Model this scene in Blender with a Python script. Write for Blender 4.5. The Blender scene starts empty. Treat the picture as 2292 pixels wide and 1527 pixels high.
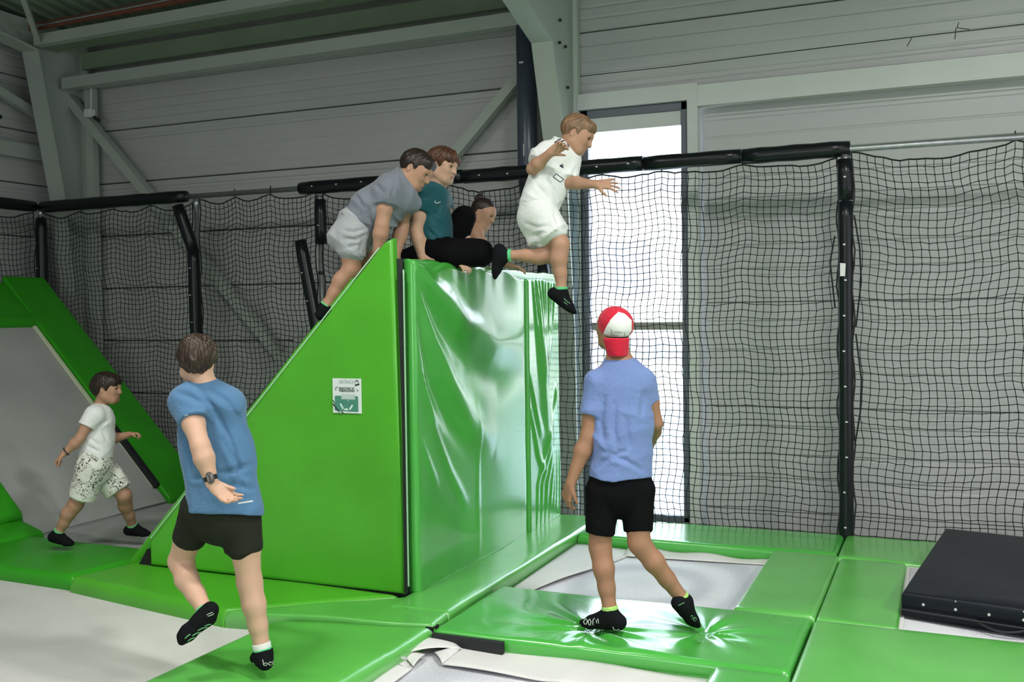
import bpy, bmesh, math, random
import numpy as np
from mathutils import Vector, Matrix
import openvdb

# ------------------------------------------------------------------ camera, world, lights, exposure
SC = bpy.context.scene
COL = SC.collection
FOC, YAW, PITCH, ROLL, CH = 2243.0, .4042, .0289, -.0129, 1.75
FW = np.array([-math.sin(YAW)*math.cos(PITCH), math.cos(YAW)*math.cos(PITCH), -math.sin(PITCH)])
R0 = np.array([math.cos(YAW), math.sin(YAW), 0.0]); U0 = np.cross(R0, FW)
RT = R0*math.cos(ROLL)+U0*math.sin(ROLL); UP = -R0*math.sin(ROLL)+U0*math.cos(ROLL)
CO = np.array([0, 0, CH])
cam = bpy.data.cameras.new('camera'); camo = bpy.data.objects.new('camera', cam); COL.objects.link(camo)
cam.sensor_width = 36.0; cam.lens = FOC/2292*36.0; cam.clip_start = .05; cam.clip_end = 300
camo.matrix_world = Matrix(((RT[0], UP[0], -FW[0], 0), (RT[1], UP[1], -FW[1], 0), (RT[2], UP[2], -FW[2], CH), (0, 0, 0, 1)))
SC.camera = camo
SC.view_settings.view_transform = 'Standard'; SC.view_settings.look = 'None'
SC.view_settings.exposure = 0.0; SC.view_settings.gamma = 1.0; SC.view_settings.use_curve_mapping = False
SC.cycles.use_denoising = True; SC.cycles.max_bounces = 7; SC.cycles.diffuse_bounces = 4; SC.cycles.glossy_bounces = 4
SC.cycles.transparent_max_bounces = 8; SC.cycles.sample_clamp_indirect = 6.0
w = bpy.data.worlds.new('sky'); SC.world = w; w.use_nodes = True
nt = w.node_tree; bg = nt.nodes['Background']
tc = nt.nodes.new('ShaderNodeTexCoord'); sp = nt.nodes.new('ShaderNodeSeparateXYZ'); cr = nt.nodes.new('ShaderNodeValToRGB')
nt.links.new(tc.outputs['Generated'], sp.inputs[0]); nt.links.new(sp.outputs['Z'], cr.inputs[0]); nt.links.new(cr.outputs[0], bg.inputs[0])
cr.color_ramp.elements[0].color = (.93, .96, 1, 1); cr.color_ramp.elements[1].color = (.62, .78, 1, 1); cr.color_ramp.elements[1].position = .8
bg.inputs[1].default_value = 7.5

def area(name, loc, target, sx, sy, power, col=(1, 1, 1), spread=180):
    l = bpy.data.lights.new(name, 'AREA'); l.shape = 'RECTANGLE'; l.size = sx; l.size_y = sy; l.energy = power; l.color = col
    l.spread = math.radians(spread)
    o = bpy.data.objects.new(name, l); COL.objects.link(o); o.location = loc
    o.rotation_euler = (Vector(target)-Vector(loc)).to_track_quat('-Z', 'Y').to_euler(); return o
# added area lights standing in for unseen hall lamps, two rows under the roof
HALL_LIGHTS = [(-3.9, 2.6, 125), (0.6, 3.4, 225), (4.8, 2.6, 300), (-3.9, -2.2, 120), (0.6, -2.2, 200), (4.8, -2.2, 230)]
for i, (lx, ly, pw) in enumerate(HALL_LIGHTS):
    area('added_hall_light', (lx, ly, 5.3), (lx, ly, 0), .9, .35, pw, (1, .985, .95), 165)
# unseen lights added as side and camera-side daylight; these walls have no glazing
for i, yy in enumerate((6.4, 2.6, -1.4)):
    area('added_right_light', (8.85, yy, 1.75), (0, yy, 1.75), 1.6, 3.2, 62, (.86, .93, 1))
area('added_front_light', (-2.5, -6.8, 1.8), (-2.5, 0, 1.8), 3.4, 3.2, 150, (.9, .95, 1))
pt_ = area('window_portal', (-2.5, 8.80, 1.75), (-2.5, 0, 1.75), .95, 3.6, 1, (1, 1, 1)); pt_.data.cycles.is_portal = True

# ------------------------------------------------------------------ helpers
def onY(px, py, Y):
    r = FW+RT*(px-1146)/FOC-UP*(py-763.5)/FOC; return CO+r*(Y/r[1])
def onZ(px, py, z=0.0):
    r = FW+RT*(px-1146)/FOC-UP*(py-763.5)/FOC; return CO+r*((z-CH)/r[2])

def mat(name, col, rough=.6, metal=0.0, spec=.5, coat=0.0, coat_rough=.1, bump=0.0, bscale=20.0, var=0.0, vscale=3.0, sheen=0.0, detail=3.0, stretch=None, sss=0.0):
    m = bpy.data.materials.new(name); m.use_nodes = True
    N = m.node_tree.nodes; L = m.node_tree.links; b = N['Principled BSDF']
    b.inputs['Base Color'].default_value = (*col, 1); b.inputs['Roughness'].default_value = rough; b.inputs['Metallic'].default_value = metal
    b.inputs['Specular IOR Level'].default_value = spec; b.inputs['Coat Weight'].default_value = coat; b.inputs['Coat Roughness'].default_value = coat_rough
    if sheen: b.inputs['Sheen Weight'].default_value = sheen
    if sss:
        b.inputs['Subsurface Weight'].default_value = sss; b.inputs['Subsurface Radius'].default_value = (.012, .005, .003); b.inputs['Subsurface Scale'].default_value = 1.0
    if bump or var:
        t = N.new('ShaderNodeTexCoord'); mp = N.new('ShaderNodeMapping'); L.new(t.outputs['Object'], mp.inputs[0])
        if stretch: mp.inputs['Scale'].default_value = stretch
    if bump:
        n = N.new('ShaderNodeTexNoise'); n.inputs['Scale'].default_value = bscale; n.inputs['Detail'].default_value = detail
        bp = N.new('ShaderNodeBump'); bp.inputs['Strength'].default_value = bump; bp.inputs['Distance'].default_value = .01
        L.new(mp.outputs[0], n.inputs[0]); L.new(n.outputs[0], bp.inputs['Height']); L.new(bp.outputs[0], b.inputs['Normal'])
    if var:
        n2 = N.new('ShaderNodeTexNoise'); n2.inputs['Scale'].default_value = vscale; n2.inputs['Detail'].default_value = 4
        mr = N.new('ShaderNodeMapRange'); mr.inputs[1].default_value = .3; mr.inputs[2].default_value = .7
        mr.inputs[3].default_value = 1-var; mr.inputs[4].default_value = 1+var
        hs = N.new('ShaderNodeHueSaturation'); hs.inputs['Color'].default_value = (*col, 1)
        L.new(mp.outputs[0], n2.inputs[0]); L.new(n2.outputs[0], mr.inputs[0]); L.new(mr.outputs[0], hs.inputs['Value']); L.new(hs.outputs[0], b.inputs['Base Color'])
    return m

GREEN = (.075, .40, .022)
M = {}
M['green'] = mat('green_vinyl', (.07, .37, .02), .34, spec=.45, bump=.12, bscale=9, var=.06)
M['green_floor'] = mat('green_vinyl_floor', (.10, .42, .07), .30, spec=.8, coat=.6, coat_rough=.22, bump=.16, bscale=6, var=.07)
M['green_gloss'] = mat('green_vinyl_gloss', (.06, .37, .05), .24, spec=.6, coat=.5, coat_rough=.12, bump=.10, bscale=4, var=.05)
M['green_dark'] = mat('green_vinyl_dark', (.03, .30, .012), .36, spec=.3, bump=.12, bscale=9, var=.07)
M['piping'] = mat('pale_piping', (.45, .75, .5), .4)
M['wall'] = mat('sandwich_panel', (.475, .485, .48), .36, spec=.45, bump=.03, bscale=2, var=.05, vscale=.7)
M['steel_paint'] = mat('painted_steel', (.40, .45, .40), .4, spec=.4, var=.04, vscale=1.5)
M['trim'] = mat('pale_trim', (.60, .63, .60), .4, spec=.4, var=.03)
M['deck'] = mat('roof_deck', (.20, .27, .18), .5, var=.08)
M['rust'] = mat('red_brown_paint', (.17, .055, .03), .55, var=.2)
M['dark'] = mat('dark_metal', (.02, .022, .025), .5)
M['pipe'] = mat('slate_grey_pipe', (.055, .07, .10), .3, spec=.5)
M['frame'] = mat('grey_window_frame', (.12, .135, .16), .4)
M['transom'] = mat('beige_grey_transom', (.30, .30, .27), .4)
M['galv'] = mat('galvanised_steel', (.42, .44, .45), .35, metal=.85, var=.12, vscale=20)
M['foam'] = mat('black_foam_sleeve', (.006, .008, .010), .30, spec=.35, bump=.25, bscale=7)
M['rope'] = mat('black_rope', (.006, .008, .009), .7)
M['tie'] = mat('silver_tie', (.6, .62, .62), .35, metal=.4)
M['white'] = mat('white_plastic', (.7, .7, .68), .4)
M['crash'] = mat('black_mat_vinyl', (.006, .008, .013), .42, spec=.22, bump=.25, bscale=5)
M['canvas'] = mat('white_canvas', (.62, .61, .60), .7, bump=.25, bscale=14, var=.06)
M['concrete'] = mat('concrete_floor', (.25, .25, .24), .8, bump=.1, bscale=8, var=.1)
M['black'] = mat('black_gap_shade', (.004, .004, .005), .9)
M['glass'] = None
g = bpy.data.materials.new('window_glass'); g.use_nodes = True; M['glass'] = g
gb = g.node_tree.nodes['Principled BSDF']; gb.inputs['Base Color'].default_value = (.95, .98, 1, 1); gb.inputs['Roughness'].default_value = .02
gb.inputs['Transmission Weight'].default_value = 1; gb.inputs['IOR'].default_value = 1.04

def weave(name, c1, c2, scale, rough=.75):
    m = mat(name, c1, rough); N = m.node_tree.nodes; L = m.node_tree.links; b = N['Principled BSDF']
    t = N.new('ShaderNodeTexCoord'); ck = N.new('ShaderNodeTexVoronoi'); ck.inputs['Scale'].default_value = scale; ck.inputs['Randomness'].default_value = .15
    L.new(t.outputs['Object'], ck.inputs[0])
    r = N.new('ShaderNodeValToRGB'); r.color_ramp.elements[0].color = (*c2, 1); r.color_ramp.elements[1].color = (*c1, 1)
    r.color_ramp.elements[0].position = .20; r.color_ramp.elements[1].position = .42
    n = N.new('ShaderNodeTexNoise'); n.inputs['Scale'].default_value = 1.6; n.inputs['Detail'].default_value = 5; L.new(t.outputs['Object'], n.inputs[0])
    mx = N.new('ShaderNodeMix'); mx.data_type = 'RGBA'; mx.blend_type = 'MULTIPLY'; mx.inputs[0].default_value = .35
    L.new(ck.outputs['Distance'], r.inputs[0]); L.new(r.outputs[0], mx.inputs[6]); L.new(n.outputs[0], mx.inputs[7]); L.new(mx.outputs[2], b.inputs['Base Color'])
    return m
M['bed'] = weave('woven_trampoline_bed', (.74, .75, .79), (.16, .18, .24), 105)
M['bed_far'] = weave('grey_trampoline_bed', (.47, .49, .47), (.33, .35, .34), 90)
M['bed_lane'] = weave('pale_trampoline_bed', (.68, .68, .65), (.52, .52, .50), 90)

def tag(o, label=None, cat=None, group=None, kind=None):
    if label: o['label'] = label
    if cat: o['category'] = cat
    if group: o['group'] = group
    if kind: o['kind'] = kind
    return o
def empty(name, loc=(0, 0, 0)):
    o = bpy.data.objects.new(name, None); COL.objects.link(o); o.location = loc; o.empty_display_size = .1
    return o
def mesh(name, V, F, m, parent=None, smooth=False):
    me = bpy.data.meshes.new(name); me.from_pydata([tuple(map(float, v)) for v in V], [], [tuple(map(int, f)) for f in F]); me.update()
    o = bpy.data.objects.new(name, me); COL.objects.link(o)
    me.materials.append(M[m] if isinstance(m, str) else m)
    if smooth: me.polygons.foreach_set('use_smooth', [True]*len(me.polygons))
    if parent:
        o.parent = parent
        if parent.type == 'EMPTY': o.matrix_parent_inverse = Matrix.Translation(-parent.location)
    return o
class MB:
    def __init__(s): s.V = []; s.F = []
    def add(s, V, F):
        n = len(s.V); s.V += [tuple(map(float, v)) for v in V]; s.F += [tuple(int(i)+n for i in f) for f in F]; return s
    def hexa(s, P):  # 8 pts: bottom 4 ccw, top 4
        return s.add(P, [(0, 3, 2, 1), (4, 5, 6, 7), (0, 1, 5, 4), (1, 2, 6, 5), (2, 3, 7, 6), (3, 0, 4, 7)])
    def box(s, lo, hi):
        (a, b, c), (d, e, f) = lo, hi
        return s.hexa([(a, b, c), (d, b, c), (d, e, c), (a, e, c), (a, b, f), (d, b, f), (d, e, f), (a, e, f)])
    def beam(s, p, q, w, h, up=(0, 0, 1)):
        p = np.array(p, float); q = np.array(q, float); d = q-p; d /= np.linalg.norm(d); x = np.cross(d, up); x /= np.linalg.norm(x); y = np.cross(x, d)
        c = [(-w/2, -h/2), (w/2, -h/2), (w/2, h/2), (-w/2, h/2)]
        return s.hexa([p+x*a+y*b for a, b in c]+[q+x*a+y*b for a, b in c])
    def tube(s, pts, r, n=8, cap=True):
        P = [np.array(p, float) for p in pts]; R = r if hasattr(r, '__len__') else [r]*len(P)
        V = []; F = []; ref = None
        for i, p in enumerate(P):
            d = P[min(i+1, len(P)-1)]-P[max(i-1, 0)]; d /= (np.linalg.norm(d)+1e-9)
            if ref is None:
                ref = np.array([0, 0, 1.]) if abs(d[2]) < .9 else np.array([1., 0, 0])
            x = np.cross(d, ref); x /= np.linalg.norm(x); ref = np.cross(x, d); y = ref
            for k in range(n):
                a = 2*math.pi*k/n; V.append(p+(x*math.cos(a)+y*math.sin(a))*R[i])
        for i in range(len(P)-1):
            for k in range(n):
                k2 = (k+1) % n; F.append((i*n+k, i*n+k2, (i+1)*n+k2, (i+1)*n+k))
        if cap: F.append(tuple(range(n))[::-1]); F.append(tuple(range((len(P)-1)*n, len(P)*n)))
        return s.add(V, F)
    def build(s, name, m, parent=None, smooth=False, bevel=0.0):
        o = mesh(name, s.V, s.F, m, parent, smooth)
        if bevel:
            b = o.modifiers.new('bevel', 'BEVEL'); b.width = bevel; b.segments = 2; b.limit_method = 'ANGLE'
        return o
def struct(o): o['kind'] = 'structure'; return o

def axis_pts(L, r, step):
    inner = max(1, int(round((L-2*r)/step)))
    e = [0, .06*r, .25*r, .6*r]
    return np.array(e+list(np.linspace(r, L-r, inner+1))+[L-x for x in e[::-1]])
def pad(name, quad, z1, th, m, parent=None, r=.03, step=.06, h=None, zc=None):
    """soft pad over the quad (4 xy corners, ccw); h(x,y)->relief; zc: 4 corner heights added"""
    q = [np.array(p, float) for p in quad]
    Lu = max(np.linalg.norm(q[1]-q[0]), np.linalg.norm(q[2]-q[3])); Lv = max(np.linalg.norm(q[3]-q[0]), np.linalg.norm(q[2]-q[1]))
    U = axis_pts(Lu, r, step); W = axis_pts(Lv, r, step); nu, nv = len(U), len(W)
    uu, vv = np.meshgrid(U/Lu, W/Lv, indexing='ij'); eu = np.minimum(U, Lu-U)[:, None]; ev = np.minimum(W, Lv-W)[None, :]
    def bil(a, b, c, d): return a*(1-uu)*(1-vv)+b*uu*(1-vv)+c*uu*vv+d*(1-uu)*vv
    X = bil(q[0][0], q[1][0], q[2][0], q[3][0]); Y = bil(q[0][1], q[1][1], q[2][1], q[3][1])
    def drop(e): e = np.clip(e, 0, r); return r-np.sqrt(np.maximum(r*r-(r-e)**2, 0))
    Z = z1-np.minimum(drop(eu)+drop(ev), r*1.2)+0*X
    if zc: Z = Z+bil(*zc)
    if h is not None: Z = Z+h(X, Y)*np.clip(np.minimum(eu, ev)/.05, .25, 1)
    V = np.stack([X, Y, Z], -1).reshape(-1, 3); idx = np.arange(nu*nv).reshape(nu, nv)
    F = np.stack([idx[:-1, :-1], idx[1:, :-1], idx[1:, 1:], idx[:-1, 1:]], -1).reshape(-1, 4).tolist()
    ring = list(idx[:, 0])+list(idx[-1, 1:])+list(idx[-2::-1, -1])+list(idx[0, -2:0:-1])
    n0 = len(V); base = [(V[i][0], V[i][1], V[i][2]-th+r*.3) for i in ring]; V = list(map(tuple, V))+base; k = len(ring)
    for i in range(k): j = (i+1) % k; F.append((ring[j], ring[i], n0+i, n0+j))
    F.append(tuple(n0+i for i in range(k))[::-1])
    return mesh(name, V, F, m, parent, True)
def wr(amp, fx, fy, seed=0, n=4):
    R = random.Random(seed); S = [(R.uniform(.5, 1.5)*fx, R.uniform(.5, 1.5)*fy, R.uniform(0, 6.28), R.uniform(.4, 1)) for _ in range(n)]
    return lambda x, y: amp*sum(a*np.sin(p*x+q*y+c) for p, q, c, a in S)
def bmp(x, y, cx, cy, sx, sy, ang=0):
    c, s = math.cos(ang), math.sin(ang); u = (x-cx)*c+(y-cy)*s; v = -(x-cx)*s+(y-cy)*c
    return np.exp(-(u/sx)**2-(v/sy)**2)
# ------------------------------------------------------------------ the hall
ZC0, YW, XL, XR, YF = 4.98, 8.66, -9.42, 8.9, -6.9
struct(mesh('floor', [(XL-.3, YF-.3, -.95), (XR+.3, YF-.3, -.95), (XR+.3, YW+.3, -.95), (XL-.3, YW+.3, -.95), (XL-.3, YF-.3, -1.1), (XR+.3, YF-.3, -1.1), (XR+.3, YW+.3, -1.1), (XL-.3, YW+.3, -1.1)],
     [(0, 1, 2, 3), (7, 6, 5, 4), (0, 4, 5, 1), (1, 5, 6, 2), (2, 6, 7, 3), (3, 7, 4, 0)], 'concrete'))

def panel_profile(h, ribs):
    """(z, out) outline of one sandwich panel face with shallow ribs"""
    P = [(0.0, -.012), (.006, 0)]
    for z, d, wd in ribs: P += [(z, 0), (z+.012, -d), (z+wd-.012, -d), (z+wd, 0)]
    return P+[(h-.006, 0), (h, -.012)]
def wall_panel(parent, a, b, z0, h, ribs, nrm, m='wall'):
    a = np.array(a, float); b = np.array(b, float); n = np.array(nrm, float)
    P = panel_profile(h, ribs); V = []; F = []
    for e in (a, b):
        for z, o in P: V.append((e[0]+n[0]*o, e[1]+n[1]*o, z0+z))
        V.append((e[0]-n[0]*.08, e[1]-n[1]*.08, z0+h)); V.append((e[0]-n[0]*.08, e[1]-n[1]*.08, z0))
    k = len(P)+2
    for i in range(k): j = (i+1) % k; F.append((i, j, k+j, k+i))
    F.append(tuple(range(k))[::-1]); F.append(tuple(range(k, 2*k)))
    return mesh('wall_panel', V, F, m, parent)
wb = struct(MB().box((XL-.1, YW+.16, -1), (-2.98, YW+.24, 6.4)).box((-2.02, YW+.16, -1), (XR+.1, YW+.24, 6.4)).box((-2.98, YW+.16, 3.62), (-2.02, YW+.24, 6.4)).box((-2.98, YW+.16, -1), (-2.02, YW+.24, -.1)).build('wall_back', 'wall'))
ribsA = [(.09, .004, .035), (.19, .004, .035), (.29, .004, .035), (.47, .010, .05)]
ribsM = [(.10, .006, .03), (.20, .006, .03), (.30, .006, .03), (.44, .010, .05)]
for k in range(9): wall_panel(wb, (XL, YW), (-3.02, YW), -.88+.59*k+.01, .58, ribsA, (0, -1))          # left bay
for k in range(3): wall_panel(wb, (-3.0, YW), (XR, YW), 3.69+.58*k, .57, ribsM, (0, -1))                 # right bay, above the header beam
z = -.9
for k, h in enumerate((.9, .9, .9, .9)): wall_panel(wb, (-1.90, YW+.09), (XR, YW+.09), z+.01, h-.004, [(h*.25, .012, .07), (h*.5, .012, .05), (h*.75, .012, .07)], (0, -1)); z += h
wall_panel(wb, (-1.90, YW+.09), (XR, YW+.09), 2.705, .84, [(.14, .012, .05), (.34, .012, .05), (.52, .006, .03), (.68, .012, .05)], (0, -1))
wl = struct(MB().box((XL-.2, YF-.2, -1), (XL-.12, YW+.2, 7.4)).build('wall_left', 'wall'))
for k in range(13): wall_panel(wl, (XL, YF), (XL, YW), -.88+.59*k+.01, .58, ribsA, (1, 0))
wrt = struct(MB().box((XR, YF-.2, -1), (XR+.1, YW+.2, 7.4)).build('wall_right', 'wall'))
wf = struct(MB().box((XL-.2, YF-.1, -1), (XR+.1, YF, 7.4)).build('wall_front', 'wall'))
# roof deck: trapezoid ribs running up from the eave towards the camera
V = []; F = []; pitch = .19; slope = .12; x = XL-.2; prof = []
while x < XR+.2: prof += [(x, 0), (x+.07, 0), (x+.095, .05), (x+.165, .05)]; x += pitch
for yy in (YW+.2, YF-.2):
    zb = ZC0+(YW-yy)*slope
    V += [(a, yy, zb+b) for a, b in prof]
n = len(prof); F = [(i, i+1, n+i+1, n+i) for i in range(n-1)]
V += [(XL-.2, YW+.2, ZC0+.2), (XR+.2, YW+.2, ZC0+.2), (XR+.2, YF-.2, ZC0+.2+(YW-YF+.2)*slope), (XL-.2, YF-.2, ZC0+.2+(YW-YF+.2)*slope)]
F += [(2*n, 2*n+1, 2*n+2, 2*n+3)]
struct(mesh('ceiling', V, F, 'deck'))

# ------------------------------------------------------------------ steel frame
def i_col(name, X, pts, fw, label, outer, m='steel_paint'):
    """tapered I column in the YZ plane; pts = inner flange polyline (Y,z)"""
    root = empty(name, (X, outer, -.95)); tag(root, label, 'steel column')
    a = MB()
    for (y0, z0), (y1, z1) in zip(pts[:-1], pts[1:]): a.beam((X, y0, z0), (X, y1, z1), .02, fw, up=(1, 0, 0))
    a.build('inner_flange', m, root)
    MB().box((X-fw/2, outer-.015, -.95), (X+fw/2, outer+.015, 5.2)).build('outer_flange', m, root)
    wv = []; 
    for y, z in pts: wv.append((y, z))
    V = [(X-.006, y, z) for y, z in pts]+[(X-.006, outer, pts[-1][1]), (X-.006, outer, pts[0][1])]
    k = len(V); V += [(X+.006, b, c) for _, b, c in V]
    mesh('web', V, [tuple(range(k)), tuple(range(k, 2*k))[::-1]]+[(i, (i+1) % k, k+(i+1) % k, k+i) for i in range(k)], m, root)
    return root
c1 = i_col('steel_column', -3.09, [(8.5, -.95), (8.44, 1.5), (8.25, 3.11), (7.95, 4.03), (7.36, 4.22), (5.2, 4.75)], .19, 'pale green steel column rising behind the jumping person left of the tall window', 8.63)
bl = MB()
for y, z in ((8.45, 4.1), (8.3, 4.1), (8.5, 4.55), (8.32, 4.3), (8.5, 3.75)): bl.tube([(-3.07, y, z), (-3.05, y, z)], .014, 6)
bl.build('bolt', 'dark', c1)['kind'] = 'stuff'
c2 = i_col('steel_column', -8.98, [(8.5, -.95), (8.42, 1.5), (8.26, 3.1), (7.95, 4.62), (6.0, 4.95)], .22, 'pale steel column in the far left corner behind the black rail', 8.63)
def steel(name, p, q, w, h, label, m='steel_paint', cat='steel beam', up=(0, 0, 1)):
    return tag(MB().beam(p, q, w, h, up).build(name, m), label, cat)
steel('eave_beam', (-8.9, 8.34, 4.33), (-3.2, 8.34, 4.36), .12, .12, 'pale round-edged horizontal beam along the top of the left wall bay')
eb = steel('roof_purlin', (-8.85, 7.93, 4.70), (-3.2, 7.93, 4.76), .10, .11, 'light purlin directly below the brown edge of the roof deck', cat='purlin')
MB().beam((-8.85, 8.1, 4.66), (-3.2, 8.1, 4.7), .22, .02).build('flange', 'deck', eb)
MB().beam((-8.85, 7.84, 4.82), (-3.2, 7.84, 4.90), .04, .07).build('brown_edge_strip', 'rust', eb)
MB().tube([(-8.8, 7.80, 4.81), (-6.5, 7.80, 4.86), (-3.3, 7.80, 4.90)], .012, 6).build('cable', 'galv', eb)
steel('fascia_beam', (-8.8, 8.5, 4.60), (-3.2, 8.5, 4.62), .06, .18, 'dark green band of steel between the two eave beams', 'deck')
steel('rafter_beam', (-9.2, 8.3, 4.85), (-9.2, 2.0, 5.55), .14, .16, 'dark rafter running along the left wall under the roof deck', 'dark')
steel('roof_strut', (-8.75, 7.85, 4.68), (-7.6, 6.4, 5.25), .05, .05, 'thin pale strut rising from the corner column to the roof deck', cat='strut')
steel('diagonal_brace', (-9.0, 8.48, 4.22), (-5.35, 8.50, .45), .10, .10, 'pale diagonal brace falling from the corner column to the right', cat='brace', up=(0, 1, 0))
steel('diagonal_brace', (-3.40, 8.50, 4.02), (-6.9, 8.48, .55), .09, .09, 'pale diagonal brace falling left from behind the grey pipe', cat='brace', up=(0, 1, 0))
steel('wall_girt', (XL+.07, 8.5, 3.60), (XL+.07, 2.0, 3.60), .10, .16, 'pale horizontal girt on the left side wall', cat='girt')
steel('side_brace', (-9.25, 8.3, 4.0), (-9.3, 5.9, 4.85), .07, .09, 'pale diagonal brace on the left side wall meeting the corner column', cat='brace')
sk = steel('wall_post', (-8.72, 8.52, -.9), (-8.72, 8.52, 4.3), .11, .08, 'slim pale post beside the corner column', cat='post', up=(0, 1, 0))
for (x, y, z, lb) in ((-9.05, 7.5, 3.92, 'small white sensor box on the left side wall'), (-8.62, 8.4, 4.0, 'small white sensor box under the eave beam beside the corner column')):
    s = empty('sensor_box', (x, y, z)); tag(s, lb, 'sensor')
    MB().box((x-.05, y-.04, z-.045), (x+.05, y+.04, z+.045)).build('housing', 'white', s, bevel=.012)
    MB().tube([(x+.06, y, z-.05), (x+.12, y+.02, z-.09)], .022, 8).build('bracket', 'dark', s)
    MB().tube([(x, y+.02, z+.04), (x, y+.03, 4.3)], .008, 6).build('cable', 'white', s)
# drain pipe with clips
dp = empty('drain_pipe', (-3.40, 8.36, 2.9)); tag(dp, 'thick slate grey vertical pipe left of the steel column', 'pipe')
MB().tube([(-3.40, 8.40, 2.78), (-3.40, 8.36, 2.98), (-3.40, 8.36, 4.42)], .092, 24).build('pipe', 'pipe', dp, True)
MB().tube([(-3.40, 8.36, 4.40), (-3.40, 8.36, 4.46)], .104, 24).build('collar', 'pipe', dp, True)
MB().box((-3.43, 8.255, 3.95), (-3.39, 8.27, 3.965)).box((-3.40, 8.255, 3.13), (-3.392, 8.27, 3.24)).build('clip', 'tie', dp)['kind'] = 'stuff'

# ------------------------------------------------------------------ window with daylight behind
win = struct(empty('window_1', (-2.42, YW, 0)))
f = MB(); x0, x1, zb, zt, y0, y1 = -2.99, -2.02, -.12, 3.56, YW-.02, YW+.06
f.box((x0, y0, zb), (x0+.065, y1, zt)).box((x1-.055, y0, zb), (x1, y1, zt)).box((x0, y0, zt-.075), (x1, y1, zt)).box((x0, y0, zb), (x1, y1, zb+.05))
f.build('window_frame', 'frame', win, bevel=.006)
MB().box((x0+.08, y0+.01, 1.575), (x1-.05, y1-.01, 1.645)).build('transom', 'transom', win, bevel=.005)
MB().box((x0+.08, YW+.02, 1.64), (x1-.05, YW+.03, zt-.07)).build('pane', 'glass', win)
MB().box((x0+.08, YW+.02, zb+.05), (x1-.05, YW+.03, 1.58)).build('pane', 'glass', win)
MB().box((x0+.08, YW-.005, 3.36), (x1-.05, YW+.015, 3.485)).build('blind_edge', 'trim', win)
MB().box((x0-.03, y0-.02, -.9), (x0, y1, 3.56)).build('side_post', 'pipe', win)
MB().box((x0-.125, y0-.03, -.9), (x0-.035, y1, 3.0)).build('window_lit_sheet', mat('blue_lit_sheet', (.30, .38, .45), .35), win)  # window light on the column, painted in as a blue sheet colour
t1 = struct(MB().box((x1+.01, YW-.06, -.9), (x1+.10, YW+.06, 3.56)).build('trim_1', 'trim'))
t2 = struct(MB().box((x0-.02, YW-.06, 3.56), (x1+.10, YW+.06, 3.70)).build('trim_2', 'trim'))
t3 = struct(MB().box((x1+.101, YW-.06, 3.50), (XR, YW+.08, 3.68)).build('trim_3', 'trim'))
MB().box((x0-.06, YW-.05, 3.2), (x0-.02, YW+.02, 4.6)).box((-3.1, YW-.04, 3.78), (x0-.061, YW, 3.84)).build('flashing', 'trim', t2)
# black string with loose ends hanging across the upper right wall
cs = MB().tube([onY(px, py, 8.4) for px, py in ((1298, 171), (1500, 149), (1740, 119), (2040, 83), (2292, 54), (2500, 30))], .0035, 4)
for a, b in (((2042, 83), (2030, 104)), ((2140, 62), (2137, 88)), ((2142, 62), (2170, 66)), ((2142, 62), (2146, 50))): cs.tube([onY(*a, 8.4), onY(*b, 8.4)], .003, 4)
tag(cs.build('wall_string', 'rope'), 'thin dark string with loose ends along the upper right wall', 'string')

# outside: pale ground and a distant building seen through the window
tag(MB().box((-14, YW+1.2, -1.3), (14, 60, -1.2)).build('outside_ground', mat('pale_paving', (.5, .52, .5), .8, var=.1)), 'pale paved ground outside the window', 'ground', kind='stuff')
bd = empty('building', (-9, 30, -1.2)); tag(bd, 'pale building with a row of windows seen through the tall window', 'building')
MB().box((-20, 30, -1.2), (6, 40, 5.4)).build('facade', mat('cream_render', (.75, .70, .62), .8), bd)
MB().box((-20.5, 29.2, 5.4), (6.5, 40.5, 6.0)).build('roof', mat('roof_edge', (.35, .35, .35), .7), bd)
gm = mat('far_window', (.30, .31, .33), .4)
for k in range(8):
    w_ = MB().box((-19+k*3, 29.9, 2.2), (-17.2+k*3, 30.0, 3.9)).build('window', gm, bd)
w2 = MB().box((-20, 29.85, .2), (6, 30.0, .9)).build('plinth', mat('plinth_grey', (.3, .3, .3), .8), bd)

# ------------------------------------------------------------------ net frame
NY = 8.05
def foam(parent, p, q, r, ties=True, seed=1, nm='foam_sleeve'):
    p = np.array(p, float); q = np.array(q, float); L = np.linalg.norm(q-p); n = max(3, int(L/.12)); R = random.Random(seed)
    pts = [p+(q-p)*i/n for i in range(n+1)]; rr = [r*(1+R.uniform(-.05, .05)) for _ in pts]; rr[0] *= .94; rr[-1] *= .94
    o = MB().tube(pts, rr, 14).build(nm, 'foam', parent, True)
    if ties:
        tb = MB(); d = (q-p)/L; k = int(L/.27); up = np.array([0, -1, 0.])
        for i in range(1, k+1):
            c = p+d*(i*.27-.1); s = np.cross(d, up); s /= np.linalg.norm(s)
            c = c+up*(r*.99)+s*R.uniform(-.012, .012); tb.box(c-np.array([.009, .004, .005]), c+np.array([.009, .004, .005]))
        tb.build('tie', 'tie', o)['kind'] = 'stuff'
    return o
def post(x, z0, z1, label, sleeves, y=NY, r=.026):
    e = empty('net_post', (x, y, z0)); tag(e, label, 'post', 'posts of the safety net')
    MB().tube([(x, y, z0), (x, y, z1)], r, 12).build('pole', 'galv', e, True)
    MB().tube([(x, y, z1-.10), (x, y, z1+.0)], r*1.35, 12).build('clamp', 'galv', e, True)
    for i, (a, b, rr) in enumerate(sleeves): foam(e, (x, y, a), (x, y, b), rr, seed=int(abs(x)*10)+i)
    return e
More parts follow.
